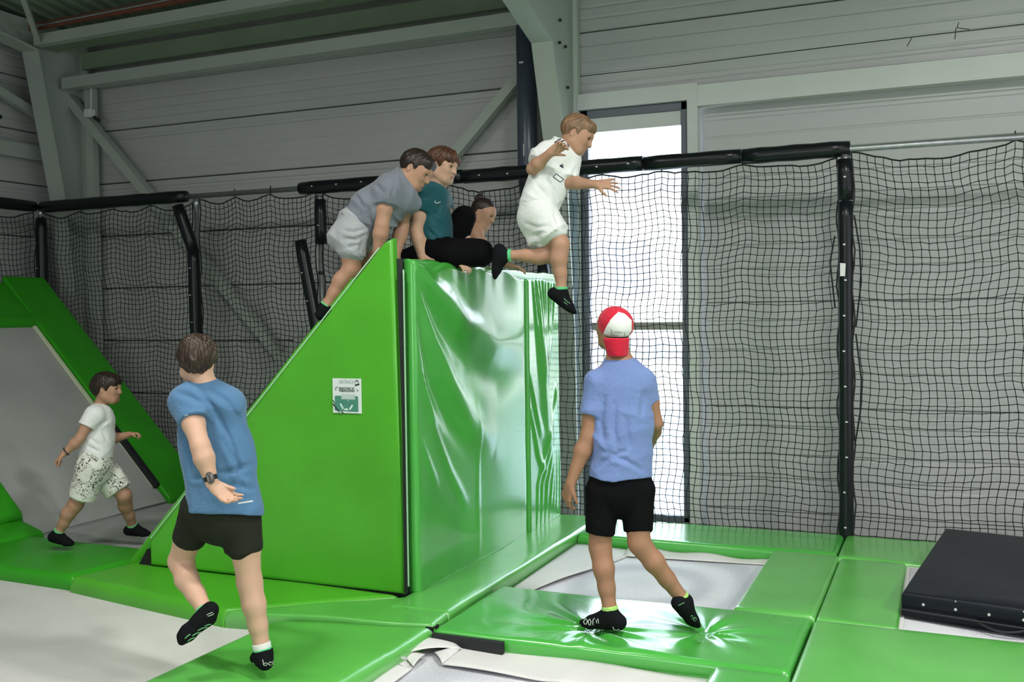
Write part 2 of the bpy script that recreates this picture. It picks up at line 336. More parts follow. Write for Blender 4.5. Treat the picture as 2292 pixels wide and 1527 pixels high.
p1 = post(-.665, -.9, 2.92, 'black padded net post right of the window with a torn white sticker', [(-.1, 2.56, .056), (2.57, 2.88, .062)])
MB().hexa([(-.70, NY-.062, 1.99), (-.665, NY-.062, 1.99), (-.665, NY-.056, 1.99), (-.70, NY-.056, 1.99), (-.70, NY-.064, 2.09), (-.66, NY-.064, 2.085), (-.66, NY-.056, 2.085), (-.70, NY-.056, 2.09)]).build('torn_sticker', 'white', p1)
post(-3.14, -.9, 2.9, 'net post hidden behind the green wall pads with a black sleeve end above them', [(1.2, 2.16, .058)])
p3 = post(-5.40, -.9, 2.88, 'bare steel net post with a short black sleeve on top left of the grey-shirted climber', [(2.42, 2.84, .058)])
MB().tube([(-5.40, NY, 2.13), (-5.40, NY, 2.16)], .032, 10).build('cable_tie', 'rope', p3)
p4 = post(-6.87, -.9, 2.93, 'bare steel net post with a peeled black sleeve above the blue-shirted person', [])
foam(p4, (-6.84, NY-.05, -.1), (-6.88, NY-.05, 2.42), .060, seed=4)
foam(p4, (-6.88, NY-.05, 2.40), (-7.03, NY-.09, 2.86), .058, False, 5)
post(-9.0, -.9, 2.95, 'black padded net post in the far left corner', [(.5, 2.84, .062)])
ls = empty('loose_foam_sleeve', (-5.30, 7.86, 1.6)); tag(ls, 'loose straight black foam sleeve leaning against the bare post', 'foam sleeve')
foam(ls, (-5.27, 7.82, 1.45), (-5.50, 7.86, 2.44), .060, seed=7, nm='sleeve')
rl = empty('net_top_rail', (-5, NY, 2.95)); tag(rl, 'long steel top rail of the back net with black foam sleeves', 'rail')
MB().tube([(-9.0, NY, 2.955), (3.2, NY, 2.955)], .026, 12).build('pipe', 'galv', rl, True)
for i, (a, b, rr) in enumerate(((-8.97, -7.0, .062), (-5.62, -3.9, .063), (-3.88, -2.25, .063), (-2.24, -1.45, .060), (-1.44, -.63, .062))): foam(rl, (a, NY, 2.955), (b, NY, 2.96), rr, i in (1, 2), 20+i)
r2 = empty('net_side_rail', (-9, 4, 2.95)); tag(r2, 'black padded top rail of the left side net', 'rail')
MB().tube([(-9.0, NY, 2.955), (-9.0, 1.0, 2.955)], .026, 12).build('pipe', 'galv', r2, True)
foam(r2, (-9.0, 7.97, 2.955), (-9.0, 1.2, 2.955), .062, False, 31)

def net(name, s0, s1, z0, zt, ties, label, axis='x', fixed=NY, c=.055, seed=0, bulge=.05, rr=.0036, sg=.085):
    """knotted rope net; ties = positions (0..1) where the top rope is tied up; the rope sags between them"""
    rng = np.random.RandomState(seed); ni = int(round((s1-s0)/c)); nj = int(round((zt-z0)/c))
    u = np.linspace(0, 1, ni+1); v = np.linspace(0, 1, nj+1)
    T = np.array(sorted(set([0, 1]+list(ties)))); k = np.clip(np.searchsorted(T, u, 'right')-1, 0, len(T)-2)
    fr = (u-T[k])/(T[k+1]-T[k]); gap = (T[k+1]-T[k])*(s1-s0)
    sag = sg*gap**.6*4*fr*(1-fr)+.01
    S = s0+u[:, None]*(s1-s0)+0*v[None, :]
    Z = z0+(zt-sag-z0)[:, None]*(1-(1-v[None, :]))
    Z = Z+.009*np.sin(S*7+seed)*np.sin(3.1*v*3)[None, :]+.006*np.sin(S*17+seed*2)*v**3
    S = S+.018*np.sin(Z*4.1+seed)*np.sin(math.pi*u)[:, None]+.010*np.sin(Z*13+S*2.3)
    S += rng.normal(0, .0022, S.shape); Z += rng.normal(0, .0028, Z.shape)
    D = bulge*np.sin(S*2.3+seed)*np.sin(math.pi*u)[:, None]**.5*np.sin(Z*1.4+.5*seed)+.02*np.sin(S*9)*np.sin(Z*2)+rng.normal(0, .001, S.shape)
    P = np.stack([S, fixed+D, Z], -1) if axis == 'x' else np.stack([fixed+D, S, Z], -1)
    A = np.concatenate([P[:-1].reshape(-1, 3), P[:, :-1].reshape(-1, 3)]); B = np.concatenate([P[1:].reshape(-1, 3), P[:, 1:].reshape(-1, 3)])
    d = B-A; d /= np.linalg.norm(d, axis=1)[:, None]; ref = np.array([0, 1., 0]) if axis == 'x' else np.array([1., 0, 0])
    x = np.cross(d, ref); x /= np.linalg.norm(x, axis=1)[:, None]; y = np.cross(x, d)
    ring = []
    for a in (0, 2.094, 4.189): ring.append(x*math.cos(a)*rr+y*math.sin(a)*rr)
    V = np.stack([A+ring[0], A+ring[1], A+ring[2], B+ring[0], B+ring[1], B+ring[2]], 1).reshape(-1, 3)
    n = len(A); b = (np.arange(n)*6)[:, None]
    Fq = np.concatenate([b+np.array([0, 1, 4, 3]), b+np.array([1, 2, 5, 4]), b+np.array([2, 0, 3, 5])])
    kn = P.reshape(-1, 3); q = rr*2.1
    O = np.array([[q, 0, 0], [-q, 0, 0], [0, q, 0], [0, -q, 0], [0, 0, q*1.1], [0, 0, -q*1.1]])
    KV = (kn[:, None, :]+O[None]).reshape(-1, 3); kb = (np.arange(len(kn))*6)[:, None]+len(V)
    KF = np.concatenate([kb+np.array(t) for t in ((0, 2, 4), (2, 1, 4), (1, 3, 4), (3, 0, 4), (2, 0, 5), (1, 2, 5), (3, 1, 5), (0, 3, 5))])
    V = np.concatenate([V, KV]); me = bpy.data.meshes.new(name)
    me.vertices.add(len(V)); me.vertices.foreach_set('co', V.ravel())
    nl = len(Fq)*4+len(KF)*3; me.loops.add(nl); me.loops.foreach_set('vertex_index', np.concatenate([Fq.ravel(), KF.ravel()]))
    me.polygons.add(len(Fq)+len(KF)); me.polygons.foreach_set('loop_start', np.concatenate([np.arange(len(Fq))*4, len(Fq)*4+np.arange(len(KF))*3]))
    me.update(calc_edges=True); me.materials.append(M['rope'])
    root = empty('safety_net', P[ni//2, 0]); tag(root, label, 'net', 'safety net panels of the hall')
    o = bpy.data.objects.new('mesh_netting', me); COL.objects.link(o); o.parent = root; o.matrix_parent_inverse = Matrix.Translation(-root.location); o['kind'] = 'stuff'
    mb = MB(); mb.tube(list(P[:, -1]), .0065, 5); mb.tube(list(P[:, 0]), .006, 5); mb.tube(list(P[0]), .0065, 5); mb.tube(list(P[-1]), .0065, 5)
    mb.build('border_rope', 'rope', root)
    tb = MB()
    for t in T[1:-1]:
        i = int(round(t*ni)); p = P[i, -1]; top = p.copy(); top[2] = 3.0; tb.tube([p, top], .006, 5)
    if len(tb.V): tb.build('tie_cord', 'rope', root)['kind'] = 'stuff'
    return root
net('net', -8.97, -6.92, -.05, 2.90, (.27, .5, .74), 'black knotted net between the corner post and the peeled post', seed=1, c=.052)
net('net', -6.82, -5.44, -.05, 2.93, (.3, .62), 'black knotted net between the two bare steel posts', seed=2, c=.052)
net('net', -5.36, -3.18, -.05, 2.90, (.3, .6), 'black knotted net behind the three people on the green wedge', seed=3, c=.052)
net('net', -3.10, -.72, -.05, 2.90, (.2, .42, .7), 'black knotted net in front of the tall bright window', seed=4, bulge=.035, sg=.045)
net('net', -.61, 1.9, -.05, 2.94, (.44,), 'black knotted net right of the black padded post', seed=5, c=.058)
net('net', 2.6, 7.97, -.05, 2.90, (.2, .4, .6, .8), 'black knotted net along the left side wall', axis='y', fixed=-9.0, seed=6, c=.058)
# slack side ropes bowing off the padded post
tag(MB().tube([(-.60, NY-.03, 2.45), (-.56, NY-.04, 2.2), (-.55, NY-.04, 1.95), (-.59, NY-.03, 1.6)], .0065, 5).tube([(-.59, NY-.03, 1.55), (-.55, NY-.04, 1.2), (-.56, NY-.04, .95), (-.60, NY-.03, .7)], .0065, 5)
    .tube([(-.74, NY-.03, 2.3), (-.775, NY-.04, 2.1), (-.74, NY-.03, 1.75)], .0065, 5).build('slack_rope', 'rope'), 'slack black rope bowing off both sides of the padded post', 'rope')
# ------------------------------------------------------------------ floor pads, z = 0 is the top of the pads
def fpad(quad, label, m='green_floor', z1=0.0, th=.10, r=.03, h=None, **k):
    return tag(pad('floor_pad', quad, z1, th, m, None, r, k.pop('step', .05), h, **k), label, 'floor pad')
s1 = wr(.0022, 4, 9, 1); s2 = wr(.003, 6, 5, 2)
def hA(x, y):   # long strip beside the wall pads: cross wrinkles running to the free edge
    hh = s1(x, y)
    for i, yy in enumerate((5.35, 5.6, 5.95, 6.1, 6.35, 6.6, 6.95, 7.2, 7.6)): hh = hh+.0045*bmp(x, y, -2.85+.05*(i % 3), yy, .22, .018, -.12+.08*(i % 3))
    return hh
fpad([(-3.04, 5.16), (-2.63, 5.16), (-2.63, 8.05), (-3.04, 8.05)], 'narrow glossy green pad running along the foot of the shiny wall pads', z1=.012, th=.13, h=hA)
def hB(x, y):
    hh = s2(x, y)-.018*bmp(x, y, -3.07, 4.01, .10, .12)-.010*bmp(x, y, -2.72, 5.02, .06, .05)
    for i in range(9):
        a = i*.72+.3; hh = hh+.005*bmp(x, y, -3.07+.16*math.cos(a), 4.01+.16*math.sin(a), .12, .022, a)
    hh = hh+.007*bmp(x, y, -2.74, 5.05, .17, .02, 2.3)+.006*bmp(x, y, -2.7, 4.98, .02, .16, .2)
    for yy in (3.6, 3.95, 4.3, 4.42, 4.6): hh = hh+.006*bmp(x, y, -2.66, yy, .07, .02, .5)
    return hh
fpad([(-3.55, 1.6), (-2.60, 1.6), (-2.60, 4.93), (-3.53, 4.72)], 'broad green pad in front on which the blue-shirted person steps', h=hB, r=.045)
def hB2(x, y):
    return s2(x, y)+.006*bmp(x, y, -2.85, 5.12, .25, .02, -.5)
fpad([(-3.90, 4.74), (-2.61, 4.94), (-2.63, 5.155), (-3.0, 5.40)], 'small green corner pad at the foot of the wedge and the shiny wall', h=hB2, z1=.003)
fpad([(-5.40, 4.99), (-3.915, 4.74), (-3.05, 5.40), (-5.28, 5.50)], 'bright green pad along the front foot of the wedge', 'green', h=wr(.004, 3, 4, 5), z1=.006, th=.12, r=.055)
fpad([(-8.9, 5.15), (-5.41, 5.02), (-5.32, 5.84), (-8.9, 5.92)], 'darker green pad under the rear foot of the person in print shorts', 'green_dark', h=lambda x, y: wr(.003, 3, 5, 6)(x, y)-.02*bmp(x, y, -6.2, 5.62, .2, .14), r=.05, th=.12)
def foot_rel(cx, cy, n, ph, A, rng):
    def f(x, y):
        dx, dy = x-cx, y-cy; d = np.sqrt(dx*dx+dy*dy)+1e-6; th = np.arctan2(dy, dx)
        return A*np.exp(-d/rng)*(np.cos(n*th+ph+1.3*np.sin(2*th))*.65+.35*np.cos((n+4)*th+2*ph))*np.clip(d/.09, 0, 1)-.022*np.exp(-(d/.11)**2)
    return f
fr1 = foot_rel(-1.76, 5.20, 9, .4, .026, .24); fr2 = foot_rel(-1.19, 5.42, 8, 1.9, .022, .20)
fpad([(-2.60, 4.90), (-.67, 4.93), (-.67, 5.85), (-2.60, 5.85)], 'glossy creased green pad on which the person in the red cap stands', 'green_gloss', z1=-.004, th=.13, r=.035, step=.012, h=lambda x, y: fr1(x, y)+fr2(x, y)+wr(.0035, 4, 6, 9)(x, y))
fpad([(-2.62, 7.39), (-.68, 7.39), (-.68, 8.06), (-2.62, 8.06)], 'green pad at the back below the tall window', 'green_gloss', z1=.004, th=.12, h=wr(.002, 3, 4, 3))
fpad([(-1.12, 5.86), (-.655, 5.86), (-.655, 7.385), (-1.12, 7.385)], 'green pad strip on the right of the nearer square trampoline', z1=.002, th=.12, h=wr(.002, 3, 4, 4))
fpad([(-.65, 5.81), (-.21, 5.81), (-.21, 7.3), (-.65, 7.3)], 'green pad strip on the left of the black crash mat', z1=.002, th=.12, h=wr(.0035, 5, 3, 14))
fpad([(-.67, 7.305), (2.4, 7.305), (2.4, 8.06), (-.67, 8.06)], 'green pad along the net behind the black crash mat', z1=.004, th=.12, h=lambda x, y: wr(.003, 5, 5, 15)(x, y)+.01*bmp(x, y, -.62, 7.85, .03, .12)-.008*bmp(x, y, -.56, 7.9, .04, .2))
fpad([(-.655, 1.6), (2.4, 1.6), (2.4, 5.79), (-.655, 5.80)], 'wide green pad filling the lower right corner', z1=.004, th=.14, h=wr(.0022, 1.8, 2.2, 16), r=.04)
fpad([(-1.08, 1.6), (-.66, 1.6), (-.66, 4.86), (-1.02, 4.86)], 'small green pad flap at the bottom edge right of the canvas flap', 'green_gloss', z1=.006, th=.12, h=wr(.004, 5, 4, 17))
def plate(name, lo, hi, label, m='dark'):
    return tag(MB().box(lo, hi).build(name, m), label, 'rubber plate')
plate('rubber_plate', (-2.585, 4.86, -.10), (-2.16, 4.893, -.022), 'long black rubber plate on the front face of the creased pad', 'rope')
plate('rubber_plate', (-2.66, 4.93, -.09), (-2.612, 5.0, -.01), 'small black rubber block in the corner between two green pads', 'rope')

# trampolines: bed, canvas border, frame below
def tramp(x0, y0, x1, y1, z, m, label, border=.05, bm='canvas', group=None):
    t = empty('trampoline', ((x0+x1)/2, (y0+y1)/2, z)); tag(t, label, 'trampoline')
    nx, ny = 26, 26; V = []; F = []
    for i in range(nx+1):
        for j in range(ny+1):
            u, v = i/nx, j/ny; V.append((x0+(x1-x0)*u, y0+(y1-y0)*v, z-.02*math.sin(math.pi*u)*math.sin(math.pi*v)))
    F = [(i*(ny+1)+j, (i+1)*(ny+1)+j, (i+1)*(ny+1)+j+1, i*(ny+1)+j+1) for i in range(nx) for j in range(ny)]
    mesh('jumping_bed', V, F, m, t, True)
    b = border
    MB().box((x0, y0, z+.001), (x1, y0+b, z+.006)).box((x0, y1-b, z+.001), (x1, y1, z+.006)).box((x0, y0+b, z+.001), (x0+b, y1-b, z+.006)).box((x1-b, y0+b, z+.001), (x1, y1-b, z+.006)).build('border_strip', bm, t)
    f = MB()
    for p, q in (((x0, y0), (x1, y0)), ((x1, y0), (x1, y1)), ((x1, y1), (x0, y1)), ((x0, y1), (x0, y0))): f.tube([(*p, z-.05), (*q, z-.05)], .03, 8)
    for p in ((x0, y0), (x1, y0), (x1, y1), (x0, y1)): f.tube([(*p, z-.05), (*p, -.95)], .03, 8)
    f.build('steel_frame', 'galv', t)
    return t
T1 = tramp(-2.66, 5.70, -1.10, 7.42, -.10, 'bed', 'square white-meshed trampoline behind the person in the red cap')
T2 = tramp(-2.62, 1.8, -1.02, 4.96, -.10, 'bed', 'white-meshed trampoline with canvas flaps at the bottom edge')
T3 = tramp(-.24, 5.74, 1.7, 7.34, -.03, 'bed', 'white-meshed trampoline under the black crash mat')
T4 = tramp(-9.2, 1.6, -3.50, 5.2, -.10, 'bed_lane', 'long pale trampoline lane in the lower left corner', .03, 'bed_lane')
# canvas flaps lying on the near trampoline
def sheet(name, P, nu, nv, m, parent, fn, th=.006):
    """P: 4 corners; fn(u,v)->dz"""
    P = [np.array(p, float) for p in P]; V = []; 
    for s in (0, 1):
        for i in range(nu+1):
            for j in range(nv+1):
                u, v = i/nu, j/nv; p = P[0]*(1-u)*(1-v)+P[1]*u*(1-v)+P[2]*u*v+P[3]*(1-u)*v; p = p+np.array([0, 0, fn(u, v)-s*th]); V.append(p)
    k = (nu+1)*(nv+1); F = []
    for i in range(nu):
        for j in range(nv):
            a = i*(nv+1)+j; F += [(a, a+nv+1, a+nv+2, a+1), (k+a+1, k+a+nv+2, k+a+nv+1, k+a)]
    E = [i*(nv+1) for i in range(nu+1)]+[nu*(nv+1)+j for j in range(1, nv+1)]+[i*(nv+1)+nv for i in range(nu-1, -1, -1)]+[j for j in range(nv-1, 0, -1)]
    for a, b in zip(E, E[1:]+E[:1]): F.append((b, a, k+a, k+b))
    return mesh(name, V, F, m, parent, True)
def zz(z): return lambda u, v: z
fl = empty('canvas_flap', (-2.2, 4.7, -.09)); tag(fl, 'white canvas flap folded over the corner of the near trampoline', 'canvas flap')
Q = lambda x, y, z=-.082: tuple(onZ(x, y, z))
sheet('front_strip', [Q(988, 1486), Q(1500, 1566), Q(1600, 1522), Q(1010, 1436)], 30, 8, 'canvas', fl, lambda u, v: .006*math.sin(9*u+3*v)+.012*math.exp(-((u-.55)/.05)**2)*(1-v))
sheet('side_strip', [Q(560, 1700), Q(690, 1680), Q(924, 1492), Q(893, 1464)], 8, 24, 'canvas', fl, lambda u, v: .006*math.sin(7*v+4*u))
sheet('corner_fold', [Q(892, 1466, -.065), Q(1034, 1452, -.068), Q(1008, 1432, -.05), Q(925, 1424, -.04)], 14, 10, 'canvas', fl, lambda u, v: .022*math.sin(3.1*u)*math.sin(1.6+1.5*v), .004)
sheet('corner_fold', [Q(925, 1491, -.076), Q(952, 1464, -.070), Q(930, 1460, -.07), Q(902, 1466, -.072)], 8, 8, 'canvas', fl, lambda u, v: .008*math.sin(3.1*u), .003)
sheet('corner_fold', [Q(990, 1485, -.076), Q(1030, 1453, -.070), Q(1000, 1452, -.066), Q(972, 1460, -.070)], 8, 8, 'canvas', fl, lambda u, v: .010*math.sin(3.1*v), .003)
sheet('small_flap', [(-1.42, 4.45, -.08), (-1.05, 4.30, -.08), (-1.03, 4.6, -.07), (-1.35, 4.62, -.06)], 10, 8, 'canvas', fl, lambda u, v: .03*math.sin(3.1*u)*v)
MB().tube([(-2.57, 4.50, -.035), (-2.54, 4.50, -.035)], .008, 8).build('eyelet', 'tie', fl)
fl2 = empty('canvas_flap', (-2.3, 6.5, -.09)); tag(fl2, 'loose white canvas flap at the back left corner of the square trampoline', 'canvas flap')
sheet('side_strip', [(-2.63, 5.95, -.09), (-2.50, 6.0, -.09), (-2.12, 7.38, -.085), (-2.62, 7.38, -.07)], 10, 24, 'canvas', fl2, lambda u, v: .012*math.sin(6*v)*u+.02*math.exp(-((v-.9)/.06)**2)*math.sin(3.1*u))
sheet('back_strip', [(-2.20, 7.20, -.09), (-1.12, 7.30, -.09), (-1.12, 7.39, -.08), (-2.2, 7.39, -.06)], 20, 5, 'canvas', fl2, lambda u, v: .01*math.sin(14*u)*v)

# ------------------------------------------------------------------ left slope trampoline
SL = 1.02
def ramp_box(name, x0, x1, y0, y1, off, th, m, parent, sgn=-1, xb=-6.85, soft=.02, h=None):
    """slab on the 45 degree slope: x measured horizontally from the foot; off = height above the bed"""
    ob = pad(name, [(x0, y0), (x1, y0), (x1, y1), (x0, y1)], off, th, m, parent, soft, .08, h, zc=tuple((xb-x)*SL for x in (x0, x1, x1, x0)))
    return ob
rt = empty('slope_trampoline', (-6.85, 6.8, 0)); tag(rt, 'sloping grey trampoline in a dark green padded frame at the far left', 'trampoline')
ramp_box('jumping_bed', -8.50, -6.84, 5.96, 7.50, -.015, .02, 'bed_far', rt, soft=.004)
ramp_box('edge_pad', -8.95, -6.80, 7.50, 8.02, .06, .10, 'green_dark', rt, h=wr(.004, 4, 6, 21))
tp = pad('top_pad', [(-8.95, 5.3), (-8.49, 5.3), (-8.49, 7.52), (-8.95, 7.52)], 1.74, .10, 'green_dark', rt, .03, .08, zc=(.40, 0, 0, .40))
ramp_box('edge_pad', -8.95, -6.95, 5.35, 5.95, .06, .10, 'green_dark', rt, h=wr(.004, 4, 6, 22))
pad('foot_pad', [(-7.3, 5.4), (-6.72, 5.4), (-6.72, 5.96), (-7.3, 5.96)], .02, .10, 'green_dark', rt, .03, .08, zc=(.18, 0, 0, .18))
V = MB(); e = .022
for a, b in (((-8.48, 7.49), (-6.86, 7.49)),):
    V.beam((a[0], a[1]-.02, (6.85+a[0])*-SL+.005), (b[0]-.10, b[1]-.02, (6.85+b[0]-.10)*-SL+.005), .035, .02)
V.build('pale_border', mat('cream_border', (.62, .68, .48), .6), rt)
MB().beam((-7.62, 7.475, .83), (-6.93, 7.475, .12), .05, .05).build('rubber_strip', 'rope', rt)
for a_, b_ in (((-8.9, 5.3, 1.98), (-8.9, 7.9, 1.98)), ((-8.9, 7.9, -.9), (-8.9, 7.9, 1.96)), ((-8.9, 5.35, -.9), (-8.9, 5.35, 1.96))): MB().beam(a_, b_, .06, .06).build('steel_bar', 'galv', rt)
fb = tramp(-6.84, 5.86, -5.20, 7.98, -.05, 'bed_far', 'flat grey trampoline between the two slopes at the left', .03, 'bed_far')
MB().tube([(-6.86, 5.92, -.035), (-6.84, 7.9, -.035)], .012, 6).build('seam', mat('dark_seam', (.12, .12, .12), .7), fb)

# ------------------------------------------------------------------ the big wedge
wg = empty('wedge_ramp', (-4.1, 6.7, 0)); tag(wg, 'large green wedge ramp with shiny padded drop wall in the middle', 'ramp')
XF, YN = -3.05, 5.39
def slope_x(z): return -5.27+z/1.03
# near side: one big soft triangular panel
def tri_pad(name, P, y0, y1, m, parent, r=.03):
    """P: outline (x,z) ccw seen from -Y; rounded front edge at y0"""
    bm_ = bmesh.new(); vs = [bm_.verts.new((x, y1, z)) for x, z in P]; f_ = bm_.faces.new(vs)
    ex = bmesh.ops.extrude_face_region(bm_, geom=[f_]); nv_ = [v for v in ex['geom'] if isinstance(v, bmesh.types.BMVert)]
    for v in nv_: v.co.y = y0
    ed = [e_ for e_ in bm_.edges if all(abs(v.co.y-y0) < 1e-5 for v in e_.verts)]
    bmesh.ops.bevel(bm_, geom=ed, offset=r, segments=4, affect='EDGES', profile=.6)
    bmesh.ops.recalc_face_normals(bm_, faces=bm_.faces)
    me = bpy.data.meshes.new(name); bm_.to_mesh(me); bm_.free(); me.materials.append(M[m]); me.polygons.foreach_set('use_smooth', [True]*len(me.polygons))
    o = bpy.data.objects.new(name, me); COL.objects.link(o); o.parent = parent; o.matrix_parent_inverse = Matrix.Translation(-parent.location)
    es = o.modifiers.new('split', 'EDGE_SPLIT'); es.split_angle = math.radians(50)
    return o
side = tri_pad('side_panel', [(-5.08, .012), (-3.06, .008), (-3.10, 2.215), (-3.16, 2.19), (-5.08, .19)], YN, YN+.06, 'green', wg)
# sloping climbing face
def hs(x, y): return wr(.003, 3, 5, 33)(x, y)
pad('slope_panel', [(-5.42, YN+.065), (-3.43, YN+.065), (-3.43, 6.1), (-5.42, 6.1)], .080, .14, 'green', wg, .012, .09, hs, zc=(-.165, 1.905, 1.905, -.165))
pad('platform_pad', [(-3.45, YN+.065), (-3.14, YN+.065), (-3.14, 8.0), (-3.45, 8.0)], 1.95, .10, 'green', wg, .02, .09, hs)
pad('slope_panel', [(-5.42, 7.5), (-3.18, 7.5), (-3.18, 8.02), (-5.42, 8.02)], .035, .10, 'green', wg, .02, .09, hs, zc=(-.10, 1.88, 1.88, -.10))
pad('jumping_bed', [(-5.30, 6.1), (-3.3, 6.1), (-3.3, 7.5), (-5.30, 7.5)], -.0, .02, 'bed_far', wg, .004, .1, None, zc=(-.02, 1.96, 1.96, -.02))
cvd = lambda p: p
pp = MB()
for yy in (YN+.066,): pp.tube([(-5.08, yy-.05, .202), (-3.2, yy-.05, 2.160)], .005, 5)
pp.tube([(-5.25, YN+.075, .085), (-3.46, YN+.075, 1.945)], .006, 5)
pp.build('pale_piping', 'piping', wg)
bt = MB()
for k in range(4): bt.tube([(-5.22+.08*k, YN+.068, .04+.080*k), (-5.22+.08*k, YN+.062, .04+.080*k)], .014, 8)
bt.build('sunk_button', 'green_dark', wg)['kind'] = 'stuff'
MB().hexa([(-5.20, YN+.02, .0), (-5.08, YN+.02, .0), (-5.08, YN+.06, .0), (-5.20, YN+.06, .0), (-5.12, YN+.02, .12), (-5.08, YN+.02, .12), (-5.08, YN+.06, .12), (-5.12, YN+.06, .12)]).build('gap_shade', 'black', wg)  # solid black piece standing in for the shade of the gap
# steel, and a dark sheet put in as shade between side and wall pads
MB().box((-3.115, YN+.05, .0), (-3.06, YN+.075, 2.09)).build('gap_filler', 'dark', wg)
MB().box((-3.052, YN+.002, .02), (-3.04, YN+.02, 2.0)).build('velcro_strip', 'rope', wg)
MB().box((-3.050, YN+.040, .05), (-3.044, YN+.050, 2.02)).build('pale_strip', 'piping', wg)
MB().box((-3.15, YN+.1, -.9), (-3.09, YN+.16, 1.9)).build('steel_bar', 'galv', wg); MB().box((-3.15, 7.9, -.9), (-3.09, 7.96, 1.9)).build('steel_bar', 'galv', wg)
# tall shiny drop wall: two draped pads facing +X
def wall_pad(name, y0, y1, z0, z1, x, m, fn, parent, ny=70, nz=110, th=.07, r=.03, topfn=None):
    ys = np.concatenate([y0+np.array([0, .08, .3, .65])*r, np.linspace(y0+r, y1-r, ny), y1-np.array([.65, .3, .08, 0])*r])
    zs = np.concatenate([[z0], np.linspace(z0+.02, z1-r, nz), z1-np.array([.65, .3, .08, 0])*r]); n, k = len(ys), len(zs)
    Yg, Zg = np.meshgrid(ys, zs, indexing='ij')
    def drop(e): e = np.clip(e, 0, r); return r-np.sqrt(np.maximum(r*r-(r-e)**2, 0))
    d = np.minimum(drop(np.minimum(Yg-y0, y1-Yg))+drop(z1-Zg), r*1.3)
    ef = np.clip(np.minimum(Yg-y0, y1-Yg)/.04, 0, 1)*np.clip((z1-Zg)/.03, 0, 1)
    Xg = x+th-d+fn(Yg, Zg)*ef
    if topfn is not None: Zg = Zg+topfn(Yg)*np.clip((Zg-z0)/(z1-z0), 0, 1)**6
    V = np.stack([Xg, Yg, Zg], -1).reshape(-1, 3).tolist(); idx = np.arange(n*k).reshape(n, k)
    F = np.stack([idx[:-1, :-1], idx[1:, :-1], idx[1:, 1:], idx[:-1, 1:]], -1).reshape(-1, 4).tolist()
    ring = list(idx[:, 0])+list(idx[-1, 1:])+list(idx[-2::-1, -1])+list(idx[0, -2:0:-1]); n0 = len(V)
    V += [(x, V[i][1], V[i][2]) for i in ring]; q = len(ring)
    for i in range(q): j = (i+1) % q; F.append((ring[j], ring[i], n0+i, n0+j))
    F.append(tuple(n0+i for i in range(q))[::-1])
    return mesh(name, V, F, m, parent, True)
def fold(Y, Z, pts, width, amp, asym=0.0):
    """ridge following a polyline in (y,z)"""
    P = np.array(pts, float); best = np.full(Y.shape, 9.0); sg = np.zeros(Y.shape); tt = np.zeros(Y.shape)
    for i in range(len(P)-1):
        a, b = P[i], P[i+1]; ab = b-a; L2 = ab@ab
        t = np.clip(((Y-a[0])*ab[0]+(Z-a[1])*ab[1])/L2, 0, 1); dx = Y-a[0]-t*ab[0]; dz = Z-a[1]-t*ab[1]; d = np.hypot(dx, dz)
        s = np.sign(ab[0]*dz-ab[1]*dx); m_ = d < best; best = np.where(m_, d, best); sg = np.where(m_, s, sg); tt = np.where(m_, (i+t)/(len(P)-1), tt)
    wd = width*(.5+tt); 
    return amp*np.exp(-(best/wd)**2)*np.sin(math.pi*np.clip(tt*.93+.05, 0, 1))**.7*(1+asym*sg*best/wd)
def drape1(Y, Z):
    h = .006*np.sin(2*Y+1)*np.sin(1.7*Z)
    h = h+fold(Y, Z, [(5.50, 2.05), (5.75, 1.88), (6.15, 1.66), (6.6, 1.52), (7.2, 1.50)], .11, .050)
    h = h-fold(Y, Z, [(5.50, 1.95), (5.8, 1.66), (6.2, 1.42), (6.7, 1.30), (7.2, 1.30)], .13, .030)
    h = h+fold(Y, Z, [(5.50, 1.93), (5.68, 1.60), (5.92, 1.28), (6.2, 1.0), (6.6, .78)], .085, .036)
    h = h-fold(Y, Z, [(5.50, 1.70), (5.66, 1.30), (5.90, 1.02), (6.25, .78)], .06, .024)
    h = h+fold(Y, Z, [(5.50, 1.42), (5.60, 1.22), (5.72, 1.02)], .025, .012)+fold(Y, Z, [(5.50, .98), (5.62, .78), (5.72, .62)], .022, .010)
    h = h+fold(Y, Z, [(5.62, 1.12), (5.9, .70), (6.15, .42)], .03, .011)+fold(Y, Z, [(6.32, 1.2), (6.33, .6), (6.32, .02)], .018, .006)
    h = h+.004*np.sin(22*Y+5*np.sin(3*Y))*np.exp(-(2.08-Z)/.08)+.006*np.sin(9*Y)*np.exp(-(2.08-Z)/.2)
    return h+.003*np.sin(5*Y+8*Z)
def drape2(Y, Z):
    h = .004*np.sin(6*Y)
    for i, yy in enumerate(np.linspace(7.38, 7.9, 8)): h = h+fold(Y, Z, [(yy, 2.08), (7.62+(yy-7.62)*.75, 1.75), (7.60+(yy-7.62)*.3, 1.2)], .022, .014*(1+.4*(i % 2)))
    h = h+fold(Y, Z, [(7.32, 1.25), (7.42, .95), (7.55, .72)], .03, .022)+fold(Y, Z, [(7.32, .98), (7.45, .62), (7.6, .40)], .03, .020)
    for i, yy in enumerate(np.linspace(7.40, 7.92, 7)): h = h+fold(Y, Z, [(yy+.02, .0), (yy+.05, .35), (7.9, 1.1)], .022, .012)
    return h+fold(Y, Z, [(7.52, 1.9), (7.60, 1.2), (7.70, .5), (7.72, .1)], .09, .030)
wall_pad('drop_wall_pad', 5.455, 7.235, .0, 2.075, XF, 'green_gloss', drape1, wg, topfn=lambda Y: .012*np.sin(3*Y)-.05*np.clip((Y-6)/1.2, 0, 1)+.02*np.sin(13*Y))
wall_pad('drop_wall_pad', 7.285, 8.0, .0, 2.02, XF, 'green_gloss', drape2, wg, ny=60, topfn=lambda Y: .008*np.sin(11*Y))
